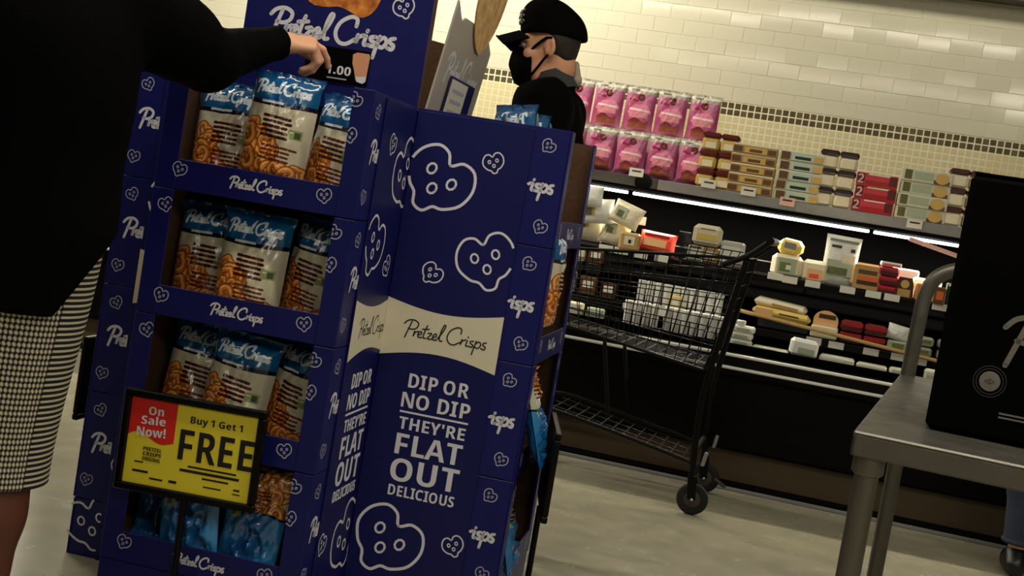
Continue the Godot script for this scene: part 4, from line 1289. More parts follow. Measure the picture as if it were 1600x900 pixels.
	for k in cb.size():
		var e: Array = cb[k]
		var b := put("cheese_bag", pillow(e[2], e[3], 0.06, 20 + k), M[e[5]], self, at(Vector3(e[0], y + e[1] + 0.012, z + 0.026 * k - 0.03), e[4], -12, e[6]))
		tag(b, "%s bag in the heap of cream bags beside the display" % ["lower left cream", "lower right cream with black window", "middle white", "upper right yellowish", "topmost white"][k], "bag", "heap of cream bags")
		card(b, "printed_panel", M.p_biscuit if k % 2 == 0 else M.p_sage, Vector3(-0.02, e[3] * 0.5, 0.034), 0.06, 0.05, 0.001)
		card(b, "printed_window", M.p_olive, Vector3(-0.02, e[3] * 0.42, 0.0352), 0.032, 0.03, 0.001)
	var rb := pack("round_emblem_pack", "small cream pack with a round black emblem, left of the coral pack", "pack", Vector3(0.1, 0.085, 0.05), M.p_tan, at(Vector3(-0.925, y, z + 0.06), 4), g, [[M.p_cream, 0, 0.05, 0.5, 0.5], [M.p_black, 0.02, 0.0, 0.14, 0.2]], 0.01)
	var cp := put("coral_pack", pillow(0.18, 0.1, 0.075, 9), M.p_coral, self, at(Vector3(-0.80, y + 0.008, z + 0.03), -6, -6, -2))
	tag(cp, "glossy coral red pack on the upper shelf, left of the cart handle", "pack", g)
	card(cp, "printed_panel", M.p_peach, Vector3(-0.005, 0.045, 0.0415), 0.11, 0.035, 0.001)
	card(cp, "printed_panel", M.p_red, Vector3(0.0, 0.078, 0.037), 0.12, 0.014, 0.001)
	# yoghurt cups on the middle shelf and deck
	var cup := tub("", 0.016, 0.019, 0.115, M.p_white, M.p_white, Transform3D(), "", "yoghurt_cup")
	var n := 0
	for e in [[-0.83, 6, 0.712, -5.99, "middle shelf left row"], [-0.585, 4, 0.712, -5.99, "middle shelf right row"], [-0.80, 4, 0.622, -5.76, "deck left row"], [-0.62, 9, 0.622, -5.76, "deck right row"]]:
		for k in e[1]:
			var xf := at(Vector3(e[0] + 0.041 * k - (0.04 if e[2] < 0.7 else 0.0), e[2], e[3] + rng.randf_range(-0.004, 0.004)))
			var lb := "white ribbed cup, %s, %s" % [e[4], CUPS[k]]
			if n == 0:
				cup.transform = xf
				tag(cup, lb, "cup", "white cups seen through the cart")
			else:
				dup(cup, "yoghurt_cup", lb, "cup", xf, "white cups seen through the cart")
			n += 1
	var through := [[-1.18, 0.712, "p_pale", 0.07, 0.10, "pale box"], [-1.08, 0.712, "p_brown", 0.08, 0.09, "brown box"], [-0.98, 0.712, "p_umber", 0.075, 0.075, "dark brown box"], [-0.655, 0.712, "p_yellow", 0.05, 0.07, "yellow box"], [-1.2, 0.622, "p_white", 0.09, 0.05, "low white box"], [-1.09, 0.622, "p_cream", 0.08, 0.06, "low cream box"], [-0.99, 0.622, "p_sage", 0.08, 0.05, "low sage green box"], [-1.16, 0.865, "p_cream", 0.075, 0.06, "small cream box"], [-1.07, 0.865, "p_brown", 0.075, 0.065, "small brown box"]]
	for e in through:
		var zz := -5.98 if e[1] > 0.7 else -5.77
		if e[1] > 0.8:
			pack("carton_support", "dim carton holding the %s" % e[5], "box", Vector3(e[3] * 0.9, 0.052, 0.07), M.p_black, at(Vector3(e[0], 0.8125, -6.02)), "", [])
			zz = -6.02
		pack("small_box", "%s left of the white cups, seen past the display edge" % e[5], "box", Vector3(e[3], e[4], 0.07), M[e[2]], at(Vector3(e[0], e[1], zz), rng.randf_range(-4, 4)), "", [[M.p_white, 0, 0.1, 0.6, 0.4]], 0.006)

# ---------------------------------------------------------------- the shopping cart
func build_cart() -> void:
	var c := thing("shopping_cart", "black wire shopping cart parked along the refrigerated case", "shopping cart")
	var zn := -4.99
	var zf := -5.48
	var zc := (zn + zf) / 2
	# basket corners: rear (handle end) and nose
	var side_pts := func(z: float, zz: float) -> Array: return [Vector3(-0.30, 1.02, z), Vector3(-0.40, 0.565, z), Vector3(-1.04, 0.64, zz), Vector3(-1.12, 0.93, zz)]   # top rear, bottom rear, bottom nose, top nose
	var zs := [[zn, zn - 0.06], [zf, zf + 0.06]]
	for s in zs:
		var q: Array = side_pts.call(s[0], s[1])
		var st := new_st()
		for k in 17:
			var t := k / 16.0
			tube(st, [q[0].lerp(q[3], t), q[1].lerp(q[2], t)], 0.0022, 5, false)
		for k in range(1, 8):
			var t := k / 8.0
			tube(st, [q[0].lerp(q[1], t), q[3].lerp(q[2], t)], 0.0024, 5, false)
		var side := put("basket_side", st.commit(), M.cart_wire, c)
		put("rim", tube_mesh([q[0], q[3]], 0.006, 8), M.cart_wire, side)
		put("bottom_rail", tube_mesh([q[1], q[2]], 0.006, 8), M.cart_wire, side)
	var a: Array = side_pts.call(zs[0][0], zs[0][1])
	var b: Array = side_pts.call(zs[1][0], zs[1][1])
	var pairs := [["basket_floor", a[1], a[2], b[1], b[2], 13, 9], ["basket_nose", a[3], a[2], b[3], b[2], 9, 9], ["basket_gate", a[0], a[1], b[0], b[1], 8, 12]]
	for e in pairs:
		var st := new_st()
		for k in e[5] + 1:
			var t: float = float(k) / e[5]
			tube(st, [e[1].lerp(e[2], t), e[3].lerp(e[4], t)], 0.0022, 5, false)
		for k in e[6] + 1:
			var t: float = float(k) / e[6]
			tube(st, [e[1].lerp(e[3], t), e[2].lerp(e[4], t)], 0.0022, 5, false)
		put(e[0], st.commit(), M.cart_wire, c)
	# child seat at the handle end
	var seat := put("child_seat", boxes([[Vector3(-0.45, 0.972, zc), Vector3(0.25, 0.006, 0.42)]], 0.002), M.black_plastic, c)
	var sg := new_st()
	for z in [zn - 0.03, zf + 0.03]:
		for k in 9:
			tube(sg, [Vector3(-0.33 - 0.03 * k, 0.975, z), Vector3(-0.31 - 0.032 * k, 1.04, z)], 0.002, 5, false)
		for h in [0.99, 1.015, 1.04]:
			tube(sg, [Vector3(-0.33, h, z), Vector3(-0.575, h, z)], 0.0024, 5, false)
	for k in 9:
		tube(sg, [Vector3(-0.57, 0.975, lerpf(zn - 0.03, zf + 0.03, k / 8.0)), Vector3(-0.59, 1.08, lerpf(zn - 0.03, zf + 0.03, k / 8.0))], 0.002, 5, false)
	tube(sg, [Vector3(-0.59, 1.08, zn - 0.03), Vector3(-0.59, 1.08, zf + 0.03)], 0.004, 6)
	put("seat_wires", sg.commit(), M.cart_wire, seat)
	put("handle", tube_mesh([Vector3(-0.235, 1.1, zn + 0.015), Vector3(-0.235, 1.1, zf - 0.015)], 0.016, 12), M.black_plastic, c)
	for z in [zn, zf]:
		put("handle_arm", tube_mesh(catmull([Vector3(-0.40, 0.98, z), Vector3(-0.31, 1.03, z), Vector3(-0.255, 1.08, z), Vector3(-0.235, 1.1, z)], 4), 0.011, 8), M.black_plastic, c)
		put("upright", tube_mesh(catmull([Vector3(-0.31, 1.01, z), Vector3(-0.35, 0.75, z), Vector3(-0.385, 0.45, z), Vector3(-0.375, 0.185, z)], 4), 0.013, 10), M.cart_wire, c)
		put("strut", tube_mesh([Vector3(-0.80, 0.605, z), Vector3(-0.735, 0.31, z)], 0.008, 8), M.cart_wire, c)
		put("lower_rail", tube_mesh(catmull([Vector3(-0.375, 0.2, z), Vector3(-0.6, 0.24, z), Vector3(-1.02, 0.30, z * 0.98 + zc * 0.02), Vector3(-1.08, 0.25, z * 0.9 + zc * 0.1)], 5), 0.009, 8), M.cart_wire, c)
	var rack := new_st()
	for k in 12:
		var x := -0.42 - k * 0.05
		tube(rack, [Vector3(x, 0.21 + (-x - 0.4) * 0.15, zn), Vector3(x, 0.21 + (-x - 0.4) * 0.15, zf)], 0.003, 5, false)
	for k in 5:
		var z := lerpf(zn, zf, k / 4.0)
		tube(rack, [Vector3(-0.40, 0.206, z), Vector3(-1.0, 0.296, z)], 0.003, 5, false)
	put("lower_rack", rack.commit(), M.cart_wire, c)
	put("cross_bar", tube_mesh([Vector3(-0.378, 0.25, zn), Vector3(-0.378, 0.25, zf)], 0.011, 8), M.cart_wire, c)
	for e in [[-0.355, zn, 1.0], [-0.355, zf, 1.0], [-1.08, zn - 0.05, 0.0], [-1.08, zf + 0.05, 0.0]]:
		var w := put("caster", lathe_mesh([Vector2(0.03, -0.013), Vector2(0.052, -0.014), Vector2(0.061, -0.01), Vector2(0.0625, 0), Vector2(0.061, 0.01), Vector2(0.052, 0.014), Vector2(0.03, 0.013)], 28), M.rubber, c, Transform3D(Basis(Vector3.RIGHT, PI / 2), Vector3(e[0], 0.0625, e[1])))
		put("hub", lathe_mesh([Vector2(0.001, -0.014), Vector2(0.032, -0.0145), Vector2(0.034, 0), Vector2(0.032, 0.0145), Vector2(0.001, 0.014)], 20), M.wheel_grey, w)
		put("axle_bolt", lathe_mesh([Vector2(0.001, 0.012), Vector2(0.007, 0.022), Vector2(0.005, 0.026), Vector2(0.001, 0.027)], 10), M.chrome, w)
		var fk := boxes([[Vector3(0, 0, -0.019), Vector3(0.034, 0.085, 0.003)], [Vector3(0, 0, 0.019), Vector3(0.034, 0.085, 0.003)], [Vector3(0, 0.043, 0), Vector3(0.036, 0.006, 0.042)]], 0.001)
		put("fork", fk, M.cart_wire, c, Transform3D(Basis(Vector3(0, 0, 1), 0.12), Vector3(e[0] - 0.008, 0.105, e[1])))
		put("stem", tube_mesh([Vector3(e[0] - 0.018, 0.145, e[1]), Vector3(e[0] - 0.02, 0.29 if e[2] == 0.0 else 0.2, e[1])], 0.011, 8), M.cart_wire, c)
		if e[2] > 0:
			put("brake_plate", boxes([[Vector3(0, 0, 0), Vector3(0.014, 0.055, 0.03)]], 0.003), M.p_grey, c, Transform3D(Basis(Vector3(0, 0, 1), -0.15), Vector3(e[0] + 0.02, 0.225, e[1] + 0.004)))
	var foot := put("pedal_tab", boxes([[Vector3(0, 0, 0), Vector3(0.055, 0.012, 0.03)]], 0.003), M.wheel_grey, c, Transform3D(Basis(Vector3(0, 0, 1), -0.5), Vector3(-0.285, 0.06, zf + 0.03)))
	# what sits in the child seat
	pack("cream_tub", "large cream tub in the child seat of the cart", "tub", Vector3(0.115, 0.085, 0.12), M.p_cream, at(Vector3(-0.492, 1.039, zc + 0.05), 3), "", [[M.p_yellow, 0, -0.08, 0.7, 0.3], [M.p_grey, 0, 0.3, 0.5, 0.05]], 0.016)
	pack("white_carton", "white carton with a dark oval, right of the large cream tub", "carton", Vector3(0.085, 0.1, 0.09), M.p_white, at(Vector3(-0.383, 0.9755, zc + 0.06), -6), "", [[M.p_grey, 0, -0.2, 0.4, 0.12], [M.p_pale, 0, 0.4, 1.0, 0.14]], 0.008)
	pack("small_carton", "small cream carton under the left of the cream tub", "carton", Vector3(0.062, 0.061, 0.09), M.p_pale, at(Vector3(-0.528, 0.9755, zc + 0.05), 4), "cartons under the cream tub", [[M.p_white, 0, 0.1, 0.7, 0.4], [M.p_brown, 0, 0.36, 0.7, 0.14]], 0.006)
	pack("small_carton", "small tan carton under the right of the cream tub", "carton", Vector3(0.062, 0.061, 0.09), M.p_tan, at(Vector3(-0.462, 0.9755, zc + 0.05), -3), "cartons under the cream tub", [[M.p_white, 0, 0.0, 0.6, 0.5]], 0.006)

# ---------------------------------------------------------------- steel table and black box
func build_table() -> void:
	# left edge from the near corner away; the frame of the table is turned a little
	var yaw := -6.0
	var xf := at(Vector3(0.086, 0.0, -2.215), yaw)
	var t := thing("steel_table", "stainless steel work table with a bent tube handle at its far end", "table", xf)
	var W := 0.85
	var D := 1.42
	var H := 0.80
	put("table_top", boxes([[Vector3(W / 2, H - 0.004, -D / 2), Vector3(W, 0.008, D)]], 0.003), M.steel, t)
	put("apron", boxes([[Vector3(W / 2, H - 0.023, -0.005), Vector3(W, 0.038, 0.01)], [Vector3(W / 2, H - 0.023, -D + 0.005), Vector3(W, 0.038, 0.01)], [Vector3(0.005, H - 0.023, -D / 2), Vector3(0.01, 0.038, D)], [Vector3(W - 0.005, H - 0.023, -D / 2), Vector3(0.01, 0.038, D)]], 0.003), M.steel, t)
	for e in [[0.032, -0.035], [W - 0.032, -0.035], [0.032, -D + 0.05], [W - 0.032, -D + 0.05]]:
		var l := put("leg", tube_mesh([Vector3(e[0], 0.02, e[1]), Vector3(e[0], H - 0.01, e[1])], 0.0205, 16), M.steel, t)
		put("collar", lathe_mesh([Vector2(0.021, H - 0.075), Vector2(0.027, H - 0.07), Vector2(0.027, H - 0.02), Vector2(0.021, H - 0.015)], 16), M.steel, l, Transform3D(Basis(), Vector3(e[0], 0, e[1])))
		put("foot", lathe_mesh([Vector2(0.001, 0), Vector2(0.02, 0), Vector2(0.024, 0.01), Vector2(0.02, 0.03), Vector2(0.012, 0.035)], 14), M.rubber, l, Transform3D(Basis(), Vector3(e[0], 0, e[1])))
	var hz := -D + 0.03
	put("tube_handle", tube_mesh(catmull([Vector3(0.02, H, hz), Vector3(0.022, H + 0.12, hz), Vector3(0.026, H + 0.22, hz), Vector3(0.05, H + 0.275, hz), Vector3(0.11, H + 0.305, hz), Vector3(0.2, H + 0.31, hz), Vector3(W - 0.2, H + 0.31, hz), Vector3(W - 0.09, H + 0.295, hz), Vector3(W - 0.03, H + 0.22, hz), Vector3(W - 0.02, H, hz)], 6), 0.0195, 16), M.steel, t)
	# the tall black box standing on the table
	var b := thing("black_box", "tall black carton with pale script lettering and a round emblem, on the steel table", "box", xf * Transform3D(Basis(), Vector3(0.105, H + 0.002, -0.235)))
	var bw := 0.68
	var bh := 0.468
	put("carton_body", boxes([[Vector3(bw / 2, bh / 2, -0.2), Vector3(bw, bh, 0.4)]], 0.01), M.black_matte, b)
	put("carton_flap", boxes([[Vector3(bw / 2, bh + 0.002, -0.1), Vector3(bw - 0.01, 0.004, 0.19)], [Vector3(bw / 2, bh + 0.002, -0.3), Vector3(bw - 0.01, 0.004, 0.19)]], 0.001), M.black_matte, b)
	var st := new_st()
	script_print(st, Transform3D(Basis(), Vector3(0, 0, 0.0007)), Vector2(0.104, 0.148), 0.42, 0.12)
	put("lettering", st.commit(), M.print_dim, b)
	var em := put("emblem", lathe_mesh([Vector2(0.001, 0.0008), Vector2(0.017, 0.0008), Vector2(0.018, 0.0)], 24), M.print_dim, b, Transform3D(Basis(Vector3.RIGHT, PI / 2), Vector3(0.095, 0.105, 0.0003)))
	var rg := new_st()
	for rr in [0.023, 0.028]:
		var ring := []
		for k in 25:
			ring.append(Vector2(cos(TAU * k / 24), sin(TAU * k / 24)) * rr)
		ribbon(rg, ring, 0.0014, Transform3D(Basis(), Vector3(0.095, 0.105, 0.0008)))
	put("emblem_ring", rg.commit(), M.wheel_grey, b)
	var eye := new_st()
	ribbon(eye, [Vector2(-0.008, 0), Vector2(0.0, 0.004), Vector2(0.008, 0), Vector2(0.0, -0.004), Vector2(-0.008, 0)], 0.002, Transform3D(Basis(Vector3.RIGHT, -PI / 2), Vector3(0, 0.0012, 0)))
	put("emblem_mark", eye.commit(), M.wheel_grey, em)
	card(b, "printed_rule", M.print_dim, Vector3(0.3, 0.052, 0.0007), 0.36, 0.003)
	card(b, "printed_rule", M.print_dim, Vector3(0.3, 0.045, 0.0007), 0.36, 0.003)

# ---------------------------------------------------------------- people
func frame_of(f: Vector3, u := Vector3.UP) -> Basis:   # x right of the figure, y up, z backwards
	var z := -f.normalized()
	var x := u.cross(z).normalized()
	return Basis(x, z.cross(x).normalized(), z)

func head_into(st: SurfaceTool, c: Vector3, b: Basis, neck: Vector3, k := 1.0) -> void:   # c: midway between the ears at eye height
	var f := Field.new(c - Vector3(0.15, 0.26, 0.15) * k, c + Vector3(0.15, 0.17, 0.15) * k, 0.005)
	var P := func(x: float, y: float, z: float) -> Vector3: return c + b * (Vector3(x, y, -z) * k)   # right, up, forward
	f.ell(P.call(0, 0.025, -0.008), Vector3(0.076, 0.092, 0.081) * k, b, 0.0)
	f.ell(P.call(0, -0.045, 0.032), Vector3(0.06, 0.078, 0.062) * k, b, 0.03)
	f.cap(P.call(-0.03, -0.09, 0.035), P.call(0.03, -0.09, 0.035), 0.024 * k, 0.024 * k, 0.03)
	f.cap(P.call(0, -0.1, 0.07), P.call(0, -0.104, 0.068), 0.021 * k, 0.02 * k, 0.02)
	f.cap(P.call(-0.045, 0.016, 0.073), P.call(0.045, 0.016, 0.073), 0.013 * k, 0.013 * k, 0.018)
	for s in [-1.0, 1.0]:
		f.ell(P.call(0.033 * s, -0.004, 0.098), Vector3(0.019, 0.012, 0.014) * k, b, 0.012, true)
		f.ell(P.call(0.042 * s, -0.035, 0.062), Vector3(0.024, 0.022, 0.02) * k, b, 0.02)
		f.ell(P.call(0.078 * s, -0.014, -0.006), Vector3(0.008, 0.032, 0.02) * k, b * Basis(Vector3.UP, 0.35 * s), 0.006)
		f.ell(P.call(0.086 * s, -0.01, 0.0), Vector3(0.004, 0.02, 0.011) * k, b, 0.004, true)
	f.cap(P.call(0, 0.0, 0.09), P.call(0, -0.038, 0.108), 0.009 * k, 0.013 * k, 0.012)
	f.cap(P.call(-0.01, -0.042, 0.098), P.call(0.01, -0.042, 0.098), 0.008 * k, 0.008 * k, 0.008)
	f.cap(P.call(-0.02, -0.067, 0.086), P.call(0.02, -0.067, 0.086), 0.007 * k, 0.007 * k, 0.006)
	f.cap(P.call(-0.018, -0.077, 0.085), P.call(0.018, -0.077, 0.085), 0.008 * k, 0.008 * k, 0.006)
	f.cap(P.call(0, -0.07, -0.025), neck, 0.056 * k, 0.058 * k, 0.03)
	f.into(st)

func eyes_of(o: Node3D, c: Vector3, b: Basis) -> void:
	for s in [-1.0, 1.0]:
		var e := put("eye", lathe_mesh([Vector2(0.001, -0.0115), Vector2(0.008, -0.008), Vector2(0.0115, 0), Vector2(0.008, 0.008), Vector2(0.001, 0.0115)], 16), M.eye_white, o, Transform3D(b, c + b * Vector3(0.033 * s, -0.003, -0.078)))
		put("iris", lathe_mesh([Vector2(0.0055, 0.0), Vector2(0.004, 0.002), Vector2(0.001, 0.0025)], 14), M.eye_dark, e, Transform3D(Basis(Vector3.RIGHT, -PI / 2), Vector3(0, 0, -0.0105)))

func hand_into(st: SurfaceTool, wrist: Vector3, b: Basis, curl: Array, side: float) -> void:
	# b: -z along the fingers, y out of the back of the hand; side +1 puts the thumb on +x
	var f := Field.new(wrist - Vector3.ONE * 0.21, wrist + Vector3.ONE * 0.21, 0.0034)
	var P := func(x: float, y: float, z: float) -> Vector3: return wrist + b * Vector3(x * side, y, -z)
	f.cap(wrist - b * Vector3(0, 0, -0.03), P.call(0, 0, 0.02), 0.026, 0.025, 0.01)
	for k in 4:   # metacarpals, thumb side first
		var x := 0.028 - 0.0185 * k
		f.cap(P.call(x * 0.6, 0.0, 0.012), P.call(x, 0.002 - 0.002 * absf(k - 1.3), 0.083 - 0.005 * absf(k - 1.0)), 0.0145, 0.0118, 0.014)
	f.cap(P.call(0.012, -0.008, 0.02), P.call(0.034, -0.012, 0.05), 0.016, 0.012, 0.012)
	var lens := [[0.04, 0.025, 0.021], [0.045, 0.029, 0.022], [0.041, 0.027, 0.021], [0.032, 0.02, 0.019]]
	for k in 4:
		var x := 0.028 - 0.0185 * k
		var p: Vector3 = P.call(x, 0.0, 0.083 - 0.005 * absf(k - 1.0))
		var ang := 0.0
		for j in 3:
			ang += deg_to_rad(curl[k][j])
			var dir: Vector3 = b * Vector3((0.1 - 0.07 * k) * side * cos(ang) * 0.6, -sin(ang), -cos(ang)).normalized()
			var q: Vector3 = p + dir * lens[k][j]
			f.cap(p, q, 0.0092 - 0.0008 * j, 0.0086 - 0.0009 * j, 0.003)
			p = q
	var t0: Vector3 = P.call(0.03, -0.012, 0.04)
	var t1: Vector3 = P.call(0.046, -0.03, 0.066)
	var t2: Vector3 = P.call(0.04, -0.044, 0.09)
	f.cap(t0, t1, 0.0115, 0.0105, 0.006)
	f.cap(t1, t2, 0.0103, 0.0085, 0.003)
	f.into(st)

func body_into(st: SurfaceTool, j: Dictionary, b: Basis, grow := 0.0, legs := true, arms := true, cell := 0.013) -> void:
	var lo: Vector3 = j.pelvis
	var hi: Vector3 = j.pelvis
	for k in j:
		lo = lo.min(j[k])
		hi = hi.max(j[k])
	var f := Field.new(lo - Vector3.ONE * 0.22, hi + Vector3.ONE * 0.22, cell)
	trunk(f, j, b, grow)
	if arms:
		limbs(f, j, grow)
	if legs:
		legs_of(f, j, b, grow)
	f.into(st)

func trunk(f: Field, j: Dictionary, b: Basis, g: float) -> void:
	f.ell(j.pelvis, Vector3(0.17 + g, 0.13 + g, 0.125 + g), b, 0.0)
	f.ell(j.pelvis.lerp(j.chest, 0.5), Vector3(0.145 + g, 0.18 + g, 0.108 + g), b, 0.06)
	f.ell(j.chest, Vector3(0.165 + g, 0.17 + g, 0.115 + g), b, 0.06)
	f.cap(j.shl.lerp(j.shr, 0.12), j.shl.lerp(j.shr, 0.88), 0.062 + g, 0.062 + g, 0.06)
	f.cap(j.chest + Vector3(0, 0.12, 0), j.neck, 0.066 + g, 0.055 + g * 0.4, 0.05)

func limbs(f: Field, j: Dictionary, g: float) -> void:
	for s in ["l", "r"]:
		f.cap(j["sh" + s], j["el" + s], 0.058 + g, 0.044 + g, 0.05)
		f.cap(j["el" + s], j["wr" + s], 0.044 + g, 0.028 + g * 0.7, 0.02)

func legs_of(f: Field, j: Dictionary, b: Basis, g: float) -> void:
	for s in ["l", "r"]:
		f.cap(j["hip" + s], j["kn" + s], 0.09 + g, 0.058 + g, 0.05)
		f.cap(j["kn" + s], j["kn" + s].lerp(j["an" + s], 0.35) + b * Vector3(0, 0, 0.012), 0.056 + g, 0.057 + g, 0.03)
		f.cap(j["kn" + s].lerp(j["an" + s], 0.35) + b * Vector3(0, 0, 0.012), j["an" + s], 0.055 + g, 0.036 + g, 0.03)

func shoes_of(o: Node3D, j: Dictionary, b: Basis, m: Material) -> void:
	for s in ["l", "r"]:
		var a: Vector3 = j["an" + s]
		var f := Field.new(a + Vector3(-0.3, -0.15, -0.3), a + Vector3(0.3, 0.12, 0.3), 0.009)
		var heel := Vector3(a.x, 0.042, a.z) + b * Vector3(0, 0, 0.045)
		var ball := Vector3(a.x, 0.036, a.z) + b * Vector3(0, 0, -0.11)
		var toe := Vector3(a.x, 0.03, a.z) + b * Vector3(0, 0, -0.165)
		f.cap(heel, ball, 0.042, 0.048, 0.02)
		f.cap(ball, toe, 0.048, 0.032, 0.02)
		f.cap(a + Vector3(0, -0.01, 0), Vector3(a.x, 0.055, a.z) + b * Vector3(0, 0, -0.02), 0.046, 0.045, 0.03)
		f.clip(Vector3(0, -1, 0), 0.0)
		put("shoe", f.mesh(), m, o)

func stand(p: Vector3, f: Vector3, hh: float) -> Dictionary:   # relaxed standing joints for a person of height hh with feet at p
	var b := frame_of(f)
	var k := hh / 1.7
	var j := {}
	j.pelvis = p + Vector3(0, 0.94 * k, 0)
	j.chest = p + Vector3(0, 1.24 * k, 0) + b * Vector3(0, 0, 0.01)
	j.neck = p + Vector3(0, 1.455 * k, 0) + b * Vector3(0, 0, 0.005)
	for e in [["l", -1.0], ["r", 1.0]]:
		var s: String = e[0]
		var x: float = e[1]
		j["sh" + s] = p + Vector3(0, 1.385 * k, 0) + b * Vector3(0.168 * x * k, 0, 0.015)
		j["el" + s] = p + Vector3(0, 1.11 * k, 0) + b * Vector3(0.225 * x * k, 0, 0.03)
		j["wr" + s] = p + Vector3(0, 0.88 * k, 0) + b * Vector3(0.23 * x * k, 0, -0.06)
		j["hip" + s] = p + Vector3(0, 0.9 * k, 0) + b * Vector3(0.085 * x * k, 0, 0)
		j["kn" + s] = p + Vector3(0, 0.49 * k, 0) + b * Vector3(0.09 * x * k, 0, -0.01)
		j["an" + s] = p + Vector3(0, 0.085, 0) + b * Vector3(0.09 * x * k, 0, 0.02)
	return j

const EASE := [[20, 22, 14], [22, 24, 16], [24, 26, 16], [28, 28, 16]]

# ------------------------------ the reaching woman
func build_woman() -> void:
	var fw := Vector3(0.22, 0, -1).normalized()
	var b := frame_of(fw)
	var base := Vector3(-1.508, 0, -2.145)
	var j := stand(base, fw, 1.66)
	j.shr = Vector3(-1.352, 1.335, -2.2)
	j.elr = Vector3(-1.318, 1.272, -2.445)
	j.wrr = Vector3(-1.282, 1.35, -2.69)
	for s in [["l", -1.0], ["r", 1.0]]:
		j["hip" + s[0]] = base + Vector3(0, 0.86, 0) + b * Vector3(0.075 * s[1], 0, 0)
		j["kn" + s[0]] = base + Vector3(0, 0.47, 0) + b * Vector3(0.058 * s[1], 0, -0.005)
		j["an" + s[0]] = base + Vector3(0, 0.085, 0) + b * Vector3(0.06 * s[1], 0, 0.01)
	var o := thing("person", "person in a black sweater and checked skirt, reaching over the top tray of the display", "person", Transform3D())
	var hc: Vector3 = j.neck + Vector3(0, 0.165, 0) + b * Vector3(0, 0, -0.03)
	# skin: one continuous figure
	var st := new_st()
	body_into(st, j, b, 0.0, true, true, 0.014)
	head_into(st, hc, b, j.neck)
	# the right hand: fingers to the right and down over the price card
	var along := Vector3(0.66, 0.12, -0.5).normalized()
	var hb := Basis.looking_at(along, Vector3(0.05, 0.9, 0.42))
	hand_into(st, j.wrr, hb, [[30, 30, 14], [62, 60, 30], [66, 64, 34], [68, 60, 34]], -1.0)
	var lb := Basis.looking_at((j.wrl - j.ell).normalized(), b * Vector3(-1, 0, 0))
	hand_into(st, j.wrl, lb, EASE, -1.0)
	for s in ["l", "r"]:   # bare feet inside the shoes
		pass
	st.index()
	put("body", st.commit(), M.skin, o)
	eyes_of(o, hc, b)
	# brown stockings over the legs
	var f := Field.new(base + Vector3(-0.3, -0.02, -0.3), base + Vector3(0.3, 0.72, 0.3), 0.011)
	legs_of(f, j, b, 0.006)
	f.clip(Vector3(0, 1, 0), 0.56)
	f.clip(Vector3(0, -1, 0), -0.05)
	put("stockings", f.mesh(), M.skin_brown, o)
	shoes_of(o, j, b, M.shoe_black)
	# sweater
	var lo := Vector3(-1.95, 0.62, -2.9)
	f = Field.new(lo, Vector3(-1.05, 1.62, -1.82), 0.011)
	trunk(f, j, b, 0.03)
	f.ell(j.pelvis + Vector3(0, -0.1, 0), Vector3(0.197, 0.42, 0.172), b, 0.05)
	f.ell(j.chest + Vector3(0, -0.06, 0), Vector3(0.2, 0.26, 0.165), b, 0.08)
	var cuff_n: Vector3 = (j.wrr - j.elr).normalized()
	f.clip(Vector3(0, -1, 0), -0.735)
	var hem := Vector3(0.6885, -0.526, -0.493)   # the hem rises at her right side
	f.clip(hem, hem.dot(base + Vector3(0.81, 0, -0.58) * 0.1 + Vector3(0, 0.757, 0)))
	f.cap(j.shr + b * Vector3(-0.06, 0.01, 0), j.shr.lerp(j.elr, 0.6) + Vector3(0, -0.004, 0), 0.085, 0.077, 0.06)
	f.cap(j.shr.lerp(j.elr, 0.5), j.elr, 0.077, 0.066, 0.04)
	f.cap(j.elr, j.wrr, 0.062, 0.035, 0.03)
	f.cap(j.shl, j.ell, 0.08, 0.07, 0.06)
	f.cap(j.ell, j.wrl, 0.066, 0.04, 0.03)
	f.clip(Vector3(0, 1, 0), 1.455)
	# the cuff ends square, only past the elbow
	var sq := Vector3(cuff_n.x, cuff_n.y, cuff_n.z)
	f.clip(sq, sq.dot(j.wrr) - 0.006)
	put("sweater", f.mesh(), M.knit_black, o)
	put("cuff", tube_mesh([j.wrr - cuff_n * 0.05, j.wrr - cuff_n * 0.03, j.wrr - cuff_n * 0.004], 0.0395, 18), M.knit_black, o)
	put("neckline", torus(j.neck + Vector3(0, 0.02, 0), b, 0.066, 0.012), M.knit_black, o)
	# pencil skirt: a checked back and a striped side panel
	var rows_a := []
	var rows_b := []
	for r in 20:
		var t := r / 19.0
		var y := lerpf(0.396, 1.0, t)
		var rx := lerpf(0.135, 0.183, smoothstep(0.0, 0.85, t)) - 0.028 * smoothstep(0.86, 1.0, t)
		var rz := lerpf(0.125, 0.158, smoothstep(0.0, 0.85, t)) - 0.02 * smoothstep(0.86, 1.0, t)
		var ra := PackedVector3Array()
		var rb := PackedVector3Array()
		for k in 41:   # from the figure's right side, anticlockwise seen from above, through the front and left to the back
			var a := lerpf(-0.09, 1.25, k / 40.0)
			rb.append(base + Vector3(0, y, 0) + b * Vector3(cos(a) * rx, 0, -sin(a) * rz) * 1.004)
			var a2 := lerpf(1.25, TAU - 0.09, k / 40.0)
			ra.append(base + Vector3(0, y, 0) + b * Vector3(cos(a2) * rx, 0, -sin(a2) * rz))
		rows_a.append(ra)
		rows_b.append(rb)
	var sa := new_st()
	surf(sa, rows_a)
	var sb := new_st()
	surf(sb, rows_b)
	var mk := mat("dogtooth", Color.WHITE, 0.9)
	mk.albedo_texture = weave_art(0)
	mk.uv1_scale = Vector3(84, 55, 1)
	var ms := mat("skirt_stripe", Color.WHITE, 0.9)
	ms.albedo_texture = weave_art(1)
	ms.uv1_scale = Vector3(10, 55, 1)
	put("checked_skirt", sa.commit(), mk, o)
	put("striped_panel", sb.commit(), ms, o)
